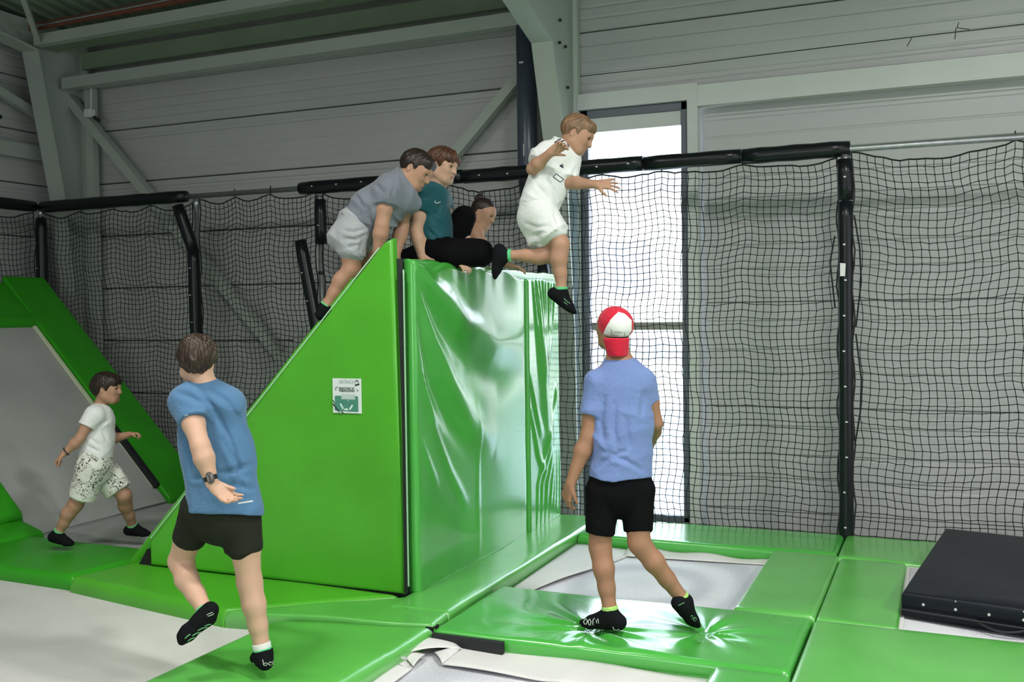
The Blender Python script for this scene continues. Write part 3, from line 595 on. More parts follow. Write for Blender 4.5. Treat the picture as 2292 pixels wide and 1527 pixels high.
MB().box((XF+.0, 7.236, .02), (XF+.03, 7.284, 2.0)).build('gap_filler', 'green_dark', wg)
pad('top_pad', [(-3.24, YN+.08), (-3.0, YN+.08), (-3.0, 7.98), (-3.24, 7.98)], 2.085, .10, 'green_gloss', wg, .03, .06, lambda x, y: .012*np.sin(9*y+4*x)+.008*np.sin(23*y)-.035*np.clip((y-6)/1.5, 0, 1))

# information board on the wedge
sx0, sx1, sz0, sz1, sy = -3.545, -3.333, 1.125, 1.345, YN-.004
sg = empty('info_board', (sx0, sy, sz0)); tag(sg, 'small white and teal information board on the side of the green wedge', 'sign')
MB().box((sx0, sy-.003, sz0), (sx1, sy+.002, sz1)).build('board', mat('white_board', (.68, .74, .72), .35), sg, bevel=.002)
teal = mat('teal_print', (.06, .24, .17), .5); ink = mat('dark_print', (.02, .05, .045), .6); lig = mat('pale_print', (.60, .80, .70), .5); grey = mat('grey_print', (.42, .50, .50), .6)
def flat(name, rects, m, dy=.0045):
    b = MB()
    for P in rects:
        V = [(sx0+u*(sx1-sx0), sy-dy, sz1-v*(sz1-sz0)) for u, v in P]; k = len(V); V += [(a, sy-dy+.001, c) for a, _, c in V]
        b.add(V, [tuple(range(k))[::-1], tuple(range(k, 2*k))]+[(i, (i+1) % k, k+(i+1) % k, k+i) for i in range(k)])
    o = b.build(name, m, sg); o['kind'] = 'stuff' if len(rects) > 1 else ''
    if len(rects) == 1: del o['kind']
    return o
def rect(a, b, c, d): return [(a, b), (c, b), (c, d), (a, d)]
flat('teal_field', [[(.08, .52), (.10, .50), (.86, .50), (.89, .53), (.89, .93), (.86, .95), (.10, .93), (.07, .90)]], teal)
flat('text_box', [rect(.31, .45, .79, .60)], grey, .0055)
flat('text_line', [rect(.35, .47+.035*i, .74, .48+.035*i) for i in range(4)], lig, .006)
flat('trampoline_drawing', [[(.25, .74), (.30, .71), (.39, .86), (.36, .90)], [(.41, .86), (.53, .86), (.57, .91), (.40, .91)], [(.57, .87), (.67, .74), (.72, .77), (.61, .91)], [(.53, .61), (.56, .61), (.55, .66)]], lig, .0055)
flat('drawing_shadow', [[(.32, .69), (.35, .69), (.34, .76)], [(.59, .72), (.62, .76), (.62, .80)], [(.38, .88), (.42, .86), (.40, .91)], [(.53, .85), (.55, .85), (.60, .91), (.57, .91)]], ink, .0058)
flat('diagonal_stripe', [[(.01, .60), (.09, .70), (.09, .76), (.01, .66)], [(.01, .71), (.31, 1.0), (.24, 1.0), (.01, .76)], [(.28, .95), (.34, .95), (.40, 1.0), (.35, 1.0)]], ink, .006)
flat('pale_stripe', [[(.01, .57), (.10, .68), (.10, .70), (.01, .61)], [(.01, .67), (.08, .73), (.08, .75), (.01, .71)], [(.22, .95), (.26, .95), (.31, 1.0), (.27, 1.0)]], lig, .0062)
flat('emblem', [[(.78, .17), (.93, .13), (.95, .17), (.80, .22)], [(.80, .06), (.86, .03), (.86, .045), (.815, .07), (.81, .12), (.79, .12)], [(.86, .03), (.91, .06), (.92, .12), (.905, .12), (.895, .07), (.86, .045)], [(.83, .09), (.86, .06), (.89, .09), (.86, .08)]], ink)
flat('speck', [rect(.10, .26, .13, .285), rect(.15, .24, .19, .27), rect(.10, .31, .13, .34), rect(.84, .30, .86, .32), rect(.87, .33, .90, .36)], ink)
def text(body, u, v, size, m, dy=.0048, parent=sg, sxx=1.0):
    c = bpy.data.curves.new('lettering', 'FONT'); c.body = body; c.size = size; c.extrude = .0004; c.align_x = 'CENTER'
    o = bpy.data.objects.new('lettering', c); COL.objects.link(o); c.materials.append(m)
    o.location = (sx0+u*(sx1-sx0), sy-dy, sz1-v*(sz1-sz0)); o.rotation_euler = (math.pi/2, 0, 0); o.scale = (sxx, 1, 1)
    o.parent = parent; o.matrix_parent_inverse = Matrix.Translation(-parent.location)
    bpy.context.view_layer.update(); me = bpy.data.meshes.new_from_object(o); q = bpy.data.objects.new('lettering', me); COL.objects.link(q)
    q.location = o.location; q.rotation_euler = o.rotation_euler; q.scale = o.scale; q.parent = parent; q.matrix_parent_inverse = Matrix.Translation(-parent.location); q['kind'] = 'stuff'
    bpy.data.objects.remove(o)
text('AIRTRACK', .50, .14, .032, grey, sxx=.75)
text('BOUNCE BACK TO', .50, .315, .021, ink, sxx=.62)
text('TUMBLING ROUNDS', .50, .385, .021, ink, sxx=.60)

# ------------------------------------------------------------------ black crash mat
cm = empty('crash_mat', (.2, 6.8, .0)); tag(cm, 'thick black crash mat lying askew over the right-hand trampoline', 'mat')
A_, B_ = np.array([-.205, 6.085]), np.array([.03, 7.96]); dv = np.array([.975, -.222])
C_ = B_+dv*1.35; D_ = A_+dv*1.35
pad('cover', [tuple(A_), tuple(D_), tuple(C_), tuple(B_)], .128, .118, 'crash', cm, .022, .06, lambda x, y: wr(.004, 5, 4, 41)(x, y)+.008*bmp(x, y, .5, 6.08, .3, .03, .2))
tb = MB(); n2 = np.array([-.222, -.975])
for i in range(7):
    p = A_+dv*(.12+.17*i); c = np.array([p[0], p[1], .072])+np.array([n2[0], n2[1], 0])*.003
    tb.tube([c, c+np.array([n2[0], n2[1], 0])*.006], .008, 8)
    c2 = c+np.array([0, 0, .045])
    if i % 2: tb.tube([c2, c2+np.array([n2[0], n2[1], 0])*.006], .004, 6)
tb.build('stud', 'tie', cm)['kind'] = 'stuff'
h0 = A_+dv*.40; pts = [(h0[0]+dv[0]*.26*t+n2[0]*.05*math.sin(3.14*t), h0[1]+dv[1]*.26*t+n2[1]*.05*math.sin(3.14*t), .022-.02*math.sin(3.14*t)) for t in np.linspace(0, 1, 9)]
MB().tube(pts, .007, 6).build('handle', 'rope', cm)
sm = MB(); sm.tube([(*(A_+n2*.012), .028), (*(D_+n2*.012), .028)], .006, 5); sm.build('seam', 'rope', cm)
# ------------------------------------------------------------------ people: smooth signed-distance bodies meshed to one surface
def nrm(v): v = np.asarray(v, float); return v/(np.linalg.norm(v)+1e-12)
class SDF:
    def __init__(s, vox=.006): s.P = []; s.vox = vox
    def rc(s, a, b, ra, rb, k=.02, n=None, f=1.0, capb=False, capa=False, op='u', bend=None):
        """round cone from a to b; n,f = flatten direction and ratio; cap = cut flat at the end"""
        a = np.array(a, float); b = np.array(b, float); R = max(ra, rb)*max(1.0, f)
        s.P.append(('rc', np.minimum(a, b)-R, np.maximum(a, b)+R, k, op, (a, b, ra, rb, None if n is None else nrm(n), f, capa, capb))); return s
    def el(s, c, ax, r, k=.02, op='u'):
        c = np.array(c, float); A = np.array([nrm(x) for x in ax]); r = np.array(r, float); R = np.abs(A.T)@r
        s.P.append(('el', c-R, c+R, k, op, (c, A, r))); return s
    def plane(s, p, n):  # keep the side opposite to n
        s.P.append(('pl', None, None, 0, 'i', (np.array(p, float), nrm(n)))); return s
    def build(s, name, m, parent, smooth_noise=None, mats=None, matfn=None):
        lo = np.min([p[1] for p in s.P if p[1] is not None and p[4] == 'u'], 0)-.03; hi = np.max([p[2] for p in s.P if p[2] is not None and p[4] == 'u'], 0)+.03
        v = s.vox; n = np.ceil((hi-lo)/v).astype(int)+1
        D = np.full(n, .06, np.float32)
        def coords(i0, i1):
            return [(lo[q]+v*np.arange(i0[q], i1[q])).astype(np.float32).reshape([-1 if w_ == q else 1 for w_ in range(3)]) for q in range(3)]
        for kind, a_, b_, k, op, pr in s.P:
            if kind == 'pl':
                p, nn = pr; X, Y, Z = coords([0]*3, n); d = (X-p[0])*nn[0]+(Y-p[1])*nn[1]+(Z-p[2])*nn[2]; D = np.maximum(D, d.astype(np.float32)); continue
            mg = k+3*v; i0 = np.maximum(0, np.floor((a_-mg-lo)/v).astype(int)); i1 = np.minimum(n, np.ceil((b_+mg-lo)/v).astype(int)+1)
            if np.any(i1 <= i0): continue
            X, Y, Z = coords(i0, i1)
            if kind == 'rc':
                a, b, ra, rb, nn, f, ca, cb = pr; ab = b-a; L2 = float(ab@ab)+1e-12; L = math.sqrt(L2)
                px, py, pz = X-a[0], Y-a[1], Z-a[2]; dot = px*ab[0]+py*ab[1]+pz*ab[2]; t = np.clip(dot/L2, 0, 1)
                qx, qy, qz = px-t*ab[0], py-t*ab[1], pz-t*ab[2]
                if nn is not None and f != 1.0:
                    c = (qx*nn[0]+qy*nn[1]+qz*nn[2])*(1/f-1); d = np.sqrt((qx+c*nn[0])**2+(qy+c*nn[1])**2+(qz+c*nn[2])**2)-(ra+(rb-ra)*t); d = d*(f if f < 1 else 1)*.9+d*.1
                else: d = np.sqrt(qx*qx+qy*qy+qz*qz)-(ra+(rb-ra)*t)
                if cb: d = np.maximum(d, (dot-L2)/L)
                if ca: d = np.maximum(d, -dot/L)
            else:
                c, A, r = pr; px, py, pz = X-c[0], Y-c[1], Z-c[2]; k0 = 0; k1 = 0
                for q in range(3):
                    u = px*A[q][0]+py*A[q][1]+pz*A[q][2]; k0 = k0+(u/r[q])**2; k1 = k1+(u/r[q]**2)**2
                k0 = np.sqrt(k0); k1 = np.sqrt(k1)+1e-9; d = k0*(k0-1)/k1
            d = d.astype(np.float32); sl = tuple(slice(i0[q], i1[q]) for q in range(3)); O = D[sl]
            if op == 'u':
                if k > 0: h = np.clip(.5+.5*(O-d)/k, 0, 1); R_ = O*(1-h)+d*h-k*h*(1-h)
                else: R_ = np.minimum(O, d)
            elif op == 's':
                if k > 0: h = np.clip(.5-.5*(O+d)/k, 0, 1); R_ = O*(1-h)-d*h+k*h*(1-h)
                else: R_ = np.maximum(O, -d)
            D[sl] = R_
        if smooth_noise is not None:
            X, Y, Z = coords([0]*3, n); near = np.abs(D) < .035
            I = np.nonzero(near); xs = lo[0]+v*I[0]; ys = lo[1]+v*I[1]; zs = lo[2]+v*I[2]
            D[near] += smooth_noise(xs, ys, zs).astype(np.float32)
        g_ = openvdb.FloatGrid(.06); g_.copyFromArray(np.clip(D, -.06, .06)); pts, quads = g_.convertToQuads(0.0)
        pts = pts.astype(np.float64)*v+lo
        me = bpy.data.meshes.new(name); me.vertices.add(len(pts)); me.vertices.foreach_set('co', pts.astype(np.float32).ravel())
        q = quads.astype(np.int32); me.loops.add(len(q)*4); me.loops.foreach_set('vertex_index', np.ascontiguousarray(q).ravel())
        me.polygons.add(len(q)); me.polygons.foreach_set('loop_start', np.arange(len(q), dtype=np.int32)*4)
        me.polygons.foreach_set('use_smooth', np.ones(len(q), bool))
        me.update(calc_edges=True)
        for mm in ([m]+(mats or [])): me.materials.append(M[mm] if isinstance(mm, str) else mm)
        if matfn is not None:
            c = pts[q].mean(1); me.polygons.foreach_set('material_index', matfn(c).astype(np.int32))
        o = bpy.data.objects.new(name, me); COL.objects.link(o); o.parent = parent
        if parent is not None: o.matrix_parent_inverse = Matrix.Translation(-Vector(parent.matrix_world.translation) if parent.type == 'EMPTY' else Vector((0, 0, 0)))
        return o

def ribbon(parent, name, m, P, r, flat_n=None):
    return MB().tube(P, r, 6).build(name, m, parent, True)
def cast(obj, px, py, off=.002):
    """point of the surface of obj seen at photo position px,py"""
    r = FW+RT*(px-1146)/FOC-UP*(py-763.5)/FOC; r = nrm(r); ob = obj
    mw = Matrix.Translation(-Vector(0*CO)); base = Vector(CO)
    from mathutils.bvhtree import BVHTree
    if ob.name not in _bvh:
        me = ob.data; _bvh[ob.name] = BVHTree.FromPolygons([v.co.copy() for v in me.vertices], [tuple(p.vertices) for p in me.polygons])
    hit = _bvh[ob.name].ray_cast(base, Vector(r))
    if hit[0] is None: return None
    return np.array(hit[0])-r*off, np.array(hit[1])
_bvh = {}
def decal(obj, name, m, lines, r=.003, parent=None, label=None):
    """raised print: lines are polylines drawn over the cloth"""
    b = MB()
    for ln in lines:
        pts = []
        for (x0, y0), (x1, y1) in zip(ln[:-1], ln[1:]):
            k = max(1, int(math.hypot(x1-x0, y1-y0)/4))
            for i in range(k): pts.append((x0+(x1-x0)*i/k, y0+(y1-y0)*i/k))
        pts.append(ln[-1]); H = [cast(obj, *p, off=r*.3) for p in pts]; H = [h[0] for h in H if h is not None]
        if len(H) > 1: b.tube(H, r, 5)
    if not b.V: return None
    o = b.build(name, m, parent or obj, True)
    if len(lines) > 1: o['kind'] = 'stuff'
    if o and label: o['label'] = label
    return o

def skinmat(name, col):
    m = mat(name, col, .55, spec=.35, bump=.05, bscale=60, var=.05, vscale=9, sss=.12); return m
def clothmat(name, col, rough=.85, var=.04):
    return mat(name, col, rough, spec=.2, bump=.5, bscale=45, var=var, vscale=6, sheen=.15)
def hairmat(name, col):
    return mat(name, col, .42, spec=.4, bump=.9, bscale=38, var=.35, vscale=30, stretch=(1, 1, .25), detail=6)
M['sock'] = mat('black_sock', (.005, .006, .007), .9, spec=.12, bump=.4, bscale=60); M['cuff'] = clothmat('green_sock_cuff', (.10, .50, .20)); M['cuff_lime'] = clothmat('lime_sock_cuff', (.35, .62, .16))
M['sockprint'] = mat('pale_sock_print', (.55, .62, .52), .6); M['grip'] = mat('green_grip_print', (.10, .28, .12), .6)
M['eyewhite'] = mat('eye_white', (.34, .31, .29), .4); M['sockwhite'] = mat('white_sock_knit', (.68, .68, .66), .8); M['iris'] = mat('iris', (.03, .02, .015), .15); M['lip'] = mat('lip', (.42, .17, .14), .5, spec=.4)
M['watch'] = mat('watch_black', (.01, .01, .012), .35)

def head(B, c, f, u, h, neck=None, nr=.05, k=.012):
    """add a head to the body SDF: c centre of skull, f face direction, u up, h head height"""
    f = nrm(f); u = nrm(np.array(u, float)-f*np.dot(u, f)); r = np.cross(f, u); c = np.array(c, float)
    P = lambda a, b, d: c+r*a*h+f*b*h+u*d*h
    ax = [r, f, u]
    B.el(P(0, -.05, .14), ax, (.325*h, .40*h, .35*h), .02)
    B.el(P(0, .09, -.12), ax, (.265*h, .29*h, .34*h), .05)
    B.el(P(0, .17, .10), ax, (.27*h, .24*h, .22*h), .04)                      # forehead
    B.rc(P(.10, .26, -.37), P(-.10, .26, -.37), .085*h, .085*h, .035)           # chin
    for s_ in (1, -1):
        B.el(P(.15*s_, .25, -.10), ax, (.10*h, .11*h, .11*h), .04)               # cheek
        B.rc(P(.24*s_, .0, -.27), P(.13*s_, .22, -.38), .07*h, .07*h, .05)       # jaw
        B.el(P(.135*s_, .415, .015), ax, (.085*h, .06*h, .055*h), .022, 's')      # socket
        B.rc(P(.06*s_, .385, .075), P(.18*s_, .345, .085), .028*h, .022*h, .02)   # brow
        e = nrm(r*s_*.35-f*.9+u*.15)
        B.el(P(.325*s_, -.055, -.03), [nrm(r*s_+f*-.5), nrm(f+r*s_*.5), u], (.035*h, .075*h, .125*h), .006)
        B.el(P(.36*s_, -.035, -.02), [nrm(r*s_+f*-.5), nrm(f+r*s_*.5), u], (.025*h, .040*h, .075*h), .006, 's')
    B.rc(P(0, .385, .03), P(0, .470, -.115), .030*h, .042*h, .02)                # nose
    for s_ in (1, -1): B.el(P(.045*s_, .435, -.135), ax, (.034*h, .042*h, .030*h), .012)
    B.el(P(0, .375, -.235), ax, (.085*h, .045*h, .024*h), .014); B.el(P(0, .365, -.285), ax, (.075*h, .045*h, .028*h), .014)
    B.rc(P(.07, .425, -.258), P(-.07, .425, -.258), .008*h, .008*h, .006, op='s')
    if neck is not None:
        B.rc(P(0, -.10, -.20), neck, nr, nr*1.12, .035)
    return dict(c=c, r=r, f=f, u=u, h=h, P=P, ax=ax)
def face_parts(root, H, brow_mat='hair_dark', eye=True):
    P, h, ax = H['P'], H['h'], H['ax']; r, f, u = H['r'], H['f'], H['u']
    for s_ in (1, -1):
        if eye:
            E = SDF(.0022); E.el(P(.135*s_, .333, .008), ax, (.058*h, .052*h, .030*h), 0)
            eo = E.build('eye', 'eyewhite', root)
            I = SDF(.0018); I.el(P(.140*s_, .372, .008), ax, (.028*h, .022*h, .028*h), 0); I.build('iris', 'iris', eo)
            MB().tube([P(.075*s_, .372, .030), P(.12*s_, .392, .050), P(.165*s_, .380, .045), P(.20*s_, .335, .022)], .012*h, 5).build('eyelash', 'iris', root, True)
        MB().tube([P(.055*s_, .408, .105), P(.11*s_, .405, .132), P(.17*s_, .372, .130), P(.215*s_, .33, .105)], [.010*h, .015*h, .013*h, .006*h], 6).build('eyebrow', brow_mat, root, True)
def lipfn(H):
    def fn(c):
        d = c-H['c']; a = d@H['r']/H['h']; b = d@H['f']/H['h']; e = d@H['u']/H['h']
        return ((np.abs(a) < .085) & (b > .36) & (e > -.315+.8*a*a) & (e < -.212-.9*np.abs(a)*.5)).astype(int)
    return fn
def hair(root, H, m, style='short', vox=.005, noise=.006, seed=0):
    P, h, ax, r, f, u = H['P'], H['h'], H['ax'], H['r'], H['f'], H['u']; S = SDF(vox)
    t = .055 if style == 'short' else .085 if style == 'mop' else .040 if style == 'bun' else .022
    S.el(P(0, -.065, .155), ax, ((.325+t)*h, (.40+t)*h, (.35+t)*h), .01)
    if style == 'mop':
        S.el(P(0, .22, .30), ax, (.27*h, .20*h, .14*h), .04); S.rc(P(-.2, .30, .23), P(.2, .30, .23), .08*h, .08*h, .03)
        for s_ in (1, -1): S.rc(P(.30*s_, .06, .12), P(.33*s_, -.02, -.06), .07*h, .05*h, .03)
        S.rc(P(0, -.38, .0), P(0, -.30, -.22), .16*h, .10*h, .05)
    if style == 'short':
        S.rc(P(-.17, .30, .33), P(.17, .30, .33), .085*h, .085*h, .05)
        for s_ in (1, -1): S.rc(P(.315*s_, .01, .10), P(.325*s_, .02, -.02), .035*h, .025*h, .02)
    # face opening
    ftop = .11 if style == 'mop' else .17 if style in ('short', 'bun') else .25
    S.el(P(0, .46, ftop-.42), ax, (.44*h, .36*h, .42*h), .012, 's')
    S.el(P(0, .18, -.32), ax, (.60*h, .40*h, .30*h), .012, 's')
    for s_ in (1, -1): S.el(P(.37*s_, -.03, -.07), ax, (.14*h, .10*h, .14*h), .01, 's')
    S.plane(P(0, -.30, -.19 if style != 'mop' else -.26), -u*.8+f*.25*0-f*.0)
    R = np.random.RandomState(seed); K = [(nrm(R.normal(size=3)), R.uniform(0, 6)) for _ in range(4)]; cc = P(0, -.12, .38)
    def nz(x, y, z):
        d = np.stack([x-cc[0], y-cc[1], z-cc[2]], -1); a = np.arctan2(d@r, d@f+1e-6); e = np.linalg.norm(d, axis=-1)
        w_ = noise*(.5*np.sin(13*a+9*np.sin(e*40))+.35*np.sin(29*a+e*60)+.3*np.sin(7*a-e*90+2))
        return w_*np.clip(e/.05, .3, 1)
    return S.build('hair', m, root, nz)

def hand(B, w, d, n, L, curl=.5, side=1, spread=.10, thumb=.5, k=.006, rad=None, tcurl=None):
    """hand: w wrist, d direction wrist->fingers, n palm-facing normal (fingers curl towards n), L hand length, side = +-1 thumb side sign along cross(d,n)"""
    d = nrm(d); n = nrm(np.array(n, float)-d*np.dot(n, d)); s = np.cross(d, n)*side; w = np.array(w, float)
    pl = L*.50; R = rad or L*.049
    B.rc(w, w+d*pl*.35, L*.16, L*.19, .012, n, .62)
    for i in range(4):
        o = (1.5-i)*L*.118; B.rc(w+d*pl*.2+s*o*.55, w+d*(pl-abs(i-1)*L*.02)+s*o, L*.095, L*.075, .010, n, .85)
    fl = [.40, .45, .42, .33]
    for i in range(4):
        o = (1.5-i)*L*.118; p = w+d*(pl-abs(i-1)*L*.02)+s*o; dd = nrm(d+s*(1.5-i)*spread); c = curl*(1+.10*i)
        seg = [fl[i]*L*.46, fl[i]*L*.30, fl[i]*L*.26]; a = c*.6; rr = [R*1.04, R*.95, R*.86, R*.72]
        for q in range(3):
            e = nrm(dd*math.cos(a)+n*math.sin(a)); p2 = p+e*seg[q]; B.rc(p, p2, rr[q], rr[q+1], k); p = p2; a += c*(1.0 if q == 0 else .8)
    p = w+d*L*.10+s*L*.13; tc = curl*.6 if tcurl is None else tcurl
    e = nrm(d*.62+s*thumb*1.3+n*.25); p2 = p+e*L*.20; B.rc(p, p2, R*1.5, R*1.2, .010)
    e = nrm(e+n*tc*.4+d*.3); p3 = p2+e*L*.16; B.rc(p2, p3, R*1.15, R*1.0, k); e = nrm(e+n*tc*.5); B.rc(p3, p3+e*L*.12, R*1.0, R*.8, k)
    return dict(w=w, d=d, n=n, s=s)

def foot_sock(root, ank, shin, toe_dir, up, L, r_ank, cuff='cuff', cuffh=.045, white=0.0, print_=None, body=None):
    """foot in a black grip sock; ank = ankle joint, shin = unit vector up the leg, toe_dir, up = sole normal (points away from the sole)"""
    t = nrm(toe_dir); up = nrm(np.array(up, float)-t*np.dot(up, t)); sd = np.cross(t, up); ank = np.array(ank, float); shin = nrm(shin)
    heel = ank-t*L*.17-up*L*.20; ball = ank+t*L*.42-up*L*.235; toe = ank+t*L*.62-up*L*.245; S = SDF(.005)
    hh = L*.155
    def shape(S, g):
        S.rc(heel+up*hh*.35, ank+t*L*.1-up*L*.17, hh*.82+g, hh*.85+g, .03); S.rc(ank, heel+up*hh*.5, r_ank+g, hh*.8+g, .03)
        S.rc(ank+t*L*.02, ball+up*hh*.30, r_ank*.95+g, hh*.66+g, .035); S.rc(ank-up*L*.15, ball+up*hh*.1, hh*.72+g, hh*.78+g, .03, up, .85)
        S.rc(ball+sd*L*.06, toe+sd*L*.03, hh*.60+g, hh*.46+g, .02, up, .75); S.rc(ball-sd*L*.07, toe-sd*L*.07-t*L*.06, hh*.52+g, hh*.40+g, .02, up, .75)
    shape(S, .004); S.rc(ank, ank+shin*cuffh, r_ank+.004, r_ank+.005, .01, capb=True)
    S.plane(ank-up*(L*.235+hh*.60+.004), -up)
    so = S.build('sock', 'sock', root)
    C = SDF(.004); C.rc(ank+shin*(cuffh-.004), ank+shin*(cuffh+.018), r_ank+.0075, r_ank+.0085, 0, capb=True, capa=True); C.build('sock_cuff', cuff, so)
    if white:
        C = SDF(.004); C.rc(ank+shin*(cuffh+.014), ank+shin*(cuffh+.014+white), r_ank+.006, r_ank+.007, 0, capb=True, capa=True); C.build('white_sock_top', 'sockwhite', so)
    if body is not None:
        body.rc(ank+shin*.02, ank, r_ank*.97, r_ank*.93, .02); body.rc(ank, ank+t*L*.2-up*L*.1, r_ank*.8, hh*.5, .02); body.rc(ank, heel+up*hh*.5, r_ank*.8, hh*.6, .02)
    return so, dict(t=t, up=up, sd=sd, ank=ank, heel=heel, toe=toe, sole=ank-up*(L*.235+hh*.60+.006))
def arm(B, sh, el, wr_, r0, r1, r2):
    sh, el, wr_ = (np.array(p, float) for p in (sh, el, wr_)); m1 = sh+(el-sh)*.45; m2 = el+(wr_-el)*.32
    B.rc(sh, m1, r0*1.05, r0, .03); B.rc(m1, el, r0, r1*.95, .02); B.rc(el, m2, r1*.98, r1*1.05, .02); B.rc(m2, wr_, r1*1.03, r2, .02)
def leg(B, hip, kn, an, r0, r1, r2, back=None):
    hip, kn, an = (np.array(p, float) for p in (hip, kn, an)); B.rc(hip, hip+(kn-hip)*.5, r0, r0*.86, .04); B.rc(hip+(kn-hip)*.5, kn, r0*.86, r1, .03)
    b = np.zeros(3) if back is None else nrm(back); c = kn+(an-kn)*.32+b*r1*.22; B.rc(kn, kn+(an-kn)*.12, r1, r1*.90, .02)
    B.rc(kn+(an-kn)*.06, c, r1*.90, r1*.93, .03); B.rc(c, kn+(an-kn)*.62+b*r1*.10, r1*.93, r2*1.25, .03); B.rc(kn+(an-kn)*.60, an, r2*1.2, r2, .02)
def folds(seed, amp, dirs, freq=30):
    """soft cloth folds: sharp-crested ripples, stronger in some patches than in others"""
    R = np.random.RandomState(seed); K = [(np.array(nrm(np.array(d)+R.normal(size=3)*.16))*freq*R.uniform(.45, 1.1), R.uniform(0, 6.28), R.uniform(.5, 1)) for d in dirs for _ in range(2)]
    W = [[(R.normal(size=3)*7, R.uniform(0, 6)) for _ in range(2)] for _ in K]
    def fn(x, y, z):
        s = 0
        for (k, p, a), ww in zip(K, W):
            env = 0
            for q, c in ww: env = env+np.sin(x*q[0]+y*q[1]+z*q[2]+c)
            th = (x*k[0]+y*k[1]+z*k[2])*.5+p+.9*np.sin(x*7+z*6+p)+.5*np.sin(y*9-z*5)
            s = s+a*np.clip(env*.6+.25, 0, 1)*(1-np.abs(np.sin(th)))**1.6
        return -amp*3.2*s+amp*.6
    return fn
def cover(S, hip, kn, frac, r0, r1, g=.013, k=.02):
    hip = np.array(hip, float); kn = np.array(kn, float); e = hip+(kn-hip)*frac; rm = r0*.86 if frac > .5 else r0+(r0*.86-r0)*frac*2
    if frac > .5:
        m_ = hip+(kn-hip)*.5; S.rc(hip, m_, r0+g, rm+g, k); S.rc(m_, e, rm+g, rm+(r1-rm)*(frac-.5)*2+g, k, capb=True)
    else: S.rc(hip, e, r0+g, rm+g, k, capb=True)
def crease(obj, lines, w=8, d=.010):
    """press folds into the cloth along lines on its visible side"""
    me = obj.data; n = len(me.vertices); co = np.empty(n*3); me.vertices.foreach_get('co', co); co = co.reshape(-1, 3)
    no = np.empty(n*3); me.vertex_normals.foreach_get('vector', no); no = no.reshape(-1, 3)
    q = co-CO; z = q@FW; X = 1146+FOC*(q@RT)/z; Y = 763.5-FOC*(q@UP)/z; face = np.clip(-(no*(q/np.linalg.norm(q, axis=1)[:, None])).sum(1)*1.5, 0, 1); D = np.zeros(n)
    for ln in lines:
        m_ = len(ln)-1; best = np.full(n, 1e9); sg = np.zeros(n); tt = np.zeros(n)
        for i, ((x0, y0), (x1, y1)) in enumerate(zip(ln[:-1], ln[1:])):
            L2 = (x1-x0)**2+(y1-y0)**2; t = np.clip(((X-x0)*(x1-x0)+(Y-y0)*(y1-y0))/L2, 0, 1); dx = X-x0-t*(x1-x0); dy = Y-y0-t*(y1-y0); dd = np.hypot(dx, dy)
            b = dd < best; best = np.where(b, dd, best); sg = np.where(b, np.sign((x1-x0)*dy-(y1-y0)*dx), sg); tt = np.where(b, (i+t)/m_, tt)
        s = best*sg; taper = np.sin(math.pi*np.clip(tt*.9+.05, 0, 1))**.6
        D += taper*(-d*np.exp(-(s/(w*.7))**2)+.55*d*np.exp(-((s-w*1.3)/w)**2)+.3*d*np.exp(-((s+w*1.4)/w)**2))
    co += no*(D*face)[:, None]; me.vertices.foreach_set('co', co.ravel()); me.update(); _bvh.pop(obj.name, None)
def person(name_pt, label):
    e = empty('person', name_pt); tag(e, label, 'person'); bpy.context.view_layer.update(); return e
def onD(px, py, D):
    r = FW+RT*(px-1146)/FOC-UP*(py-763.5)/FOC; return CO+r*D
def D3(a, b, c): return RT*a+UP*b+FW*c
M['skin_tan'] = skinmat('tan_skin', (.31, .16, .095)); M['skin_fair'] = skinmat('fair_skin', (.54, .335, .235)); M['skin_mid'] = skinmat('light_skin', (.40, .225, .145))
M['hair_dark'] = hairmat('dark_brown_hair', (.018, .010, .007)); M['hair_brown'] = hairmat('brown_hair', (.032, .017, .010)); M['hair_auburn'] = hairmat('auburn_hair', (.075, .030, .014)); M['hair_blond'] = hairmat('dark_blond_hair', (.19, .11, .06))
M['blue'] = clothmat('periwinkle_cotton', (.145, .21, .43)); M['steelblue'] = clothmat('steel_blue_cotton', (.075, .17, .30)); M['greyshirt'] = clothmat('grey_cotton', (.17, .19, .225)); M['teal'] = clothmat('teal_sport_fabric', (.008, .085, .105), .55)
M['whitecloth'] = clothmat('white_cloth', (.68, .70, .68)); M['blackcloth'] = mat('black_cloth', (.004, .004, .005), .9, spec=.08, bump=.4, bscale=45); M['olive'] = mat('dark_olive_cloth', (.020, .022, .015), .9, spec=.1, bump=.4, bscale=45); M['lightgrey'] = clothmat('light_grey_cloth', (.34, .36, .37))
M['capred'] = clothmat('red_cap_cloth', (.50, .012, .035)); M['capwhite'] = clothmat('white_cap_cloth', (.70, .70, .68)); M['navy'] = clothmat('navy_trim', (.008, .012, .03))
# printed cloth of the pale shorts
pm = clothmat('printed_cloth', (.66, .67, .58)); N = pm.node_tree.nodes; L = pm.node_tree.links; b_ = N['Principled BSDF']
for l in list(b_.inputs['Base Color'].links): L.remove(l)
t_ = N.new('ShaderNodeTexCoord'); nz_ = N.new('ShaderNodeTexNoise'); nz_.inputs['Scale'].default_value = 22; nz_.inputs['Detail'].default_value = 2; nz_.inputs['Distortion'].default_value = 2.2
vz = N.new('ShaderNodeTexNoise'); vz.inputs['Scale'].default_value = 9; vz.inputs['Detail'].default_value = 1
r1 = N.new('ShaderNodeValToRGB'); r1.color_ramp.interpolation = 'CONSTANT'
r1.color_ramp.elements[0].color = (0, 0, 0, 1); e1 = r1.color_ramp.elements[1]; e1.position = .470; e1.color = (1, 1, 1, 1); e2 = r1.color_ramp.elements.new(.535); e2.color = (0, 0, 0, 1)
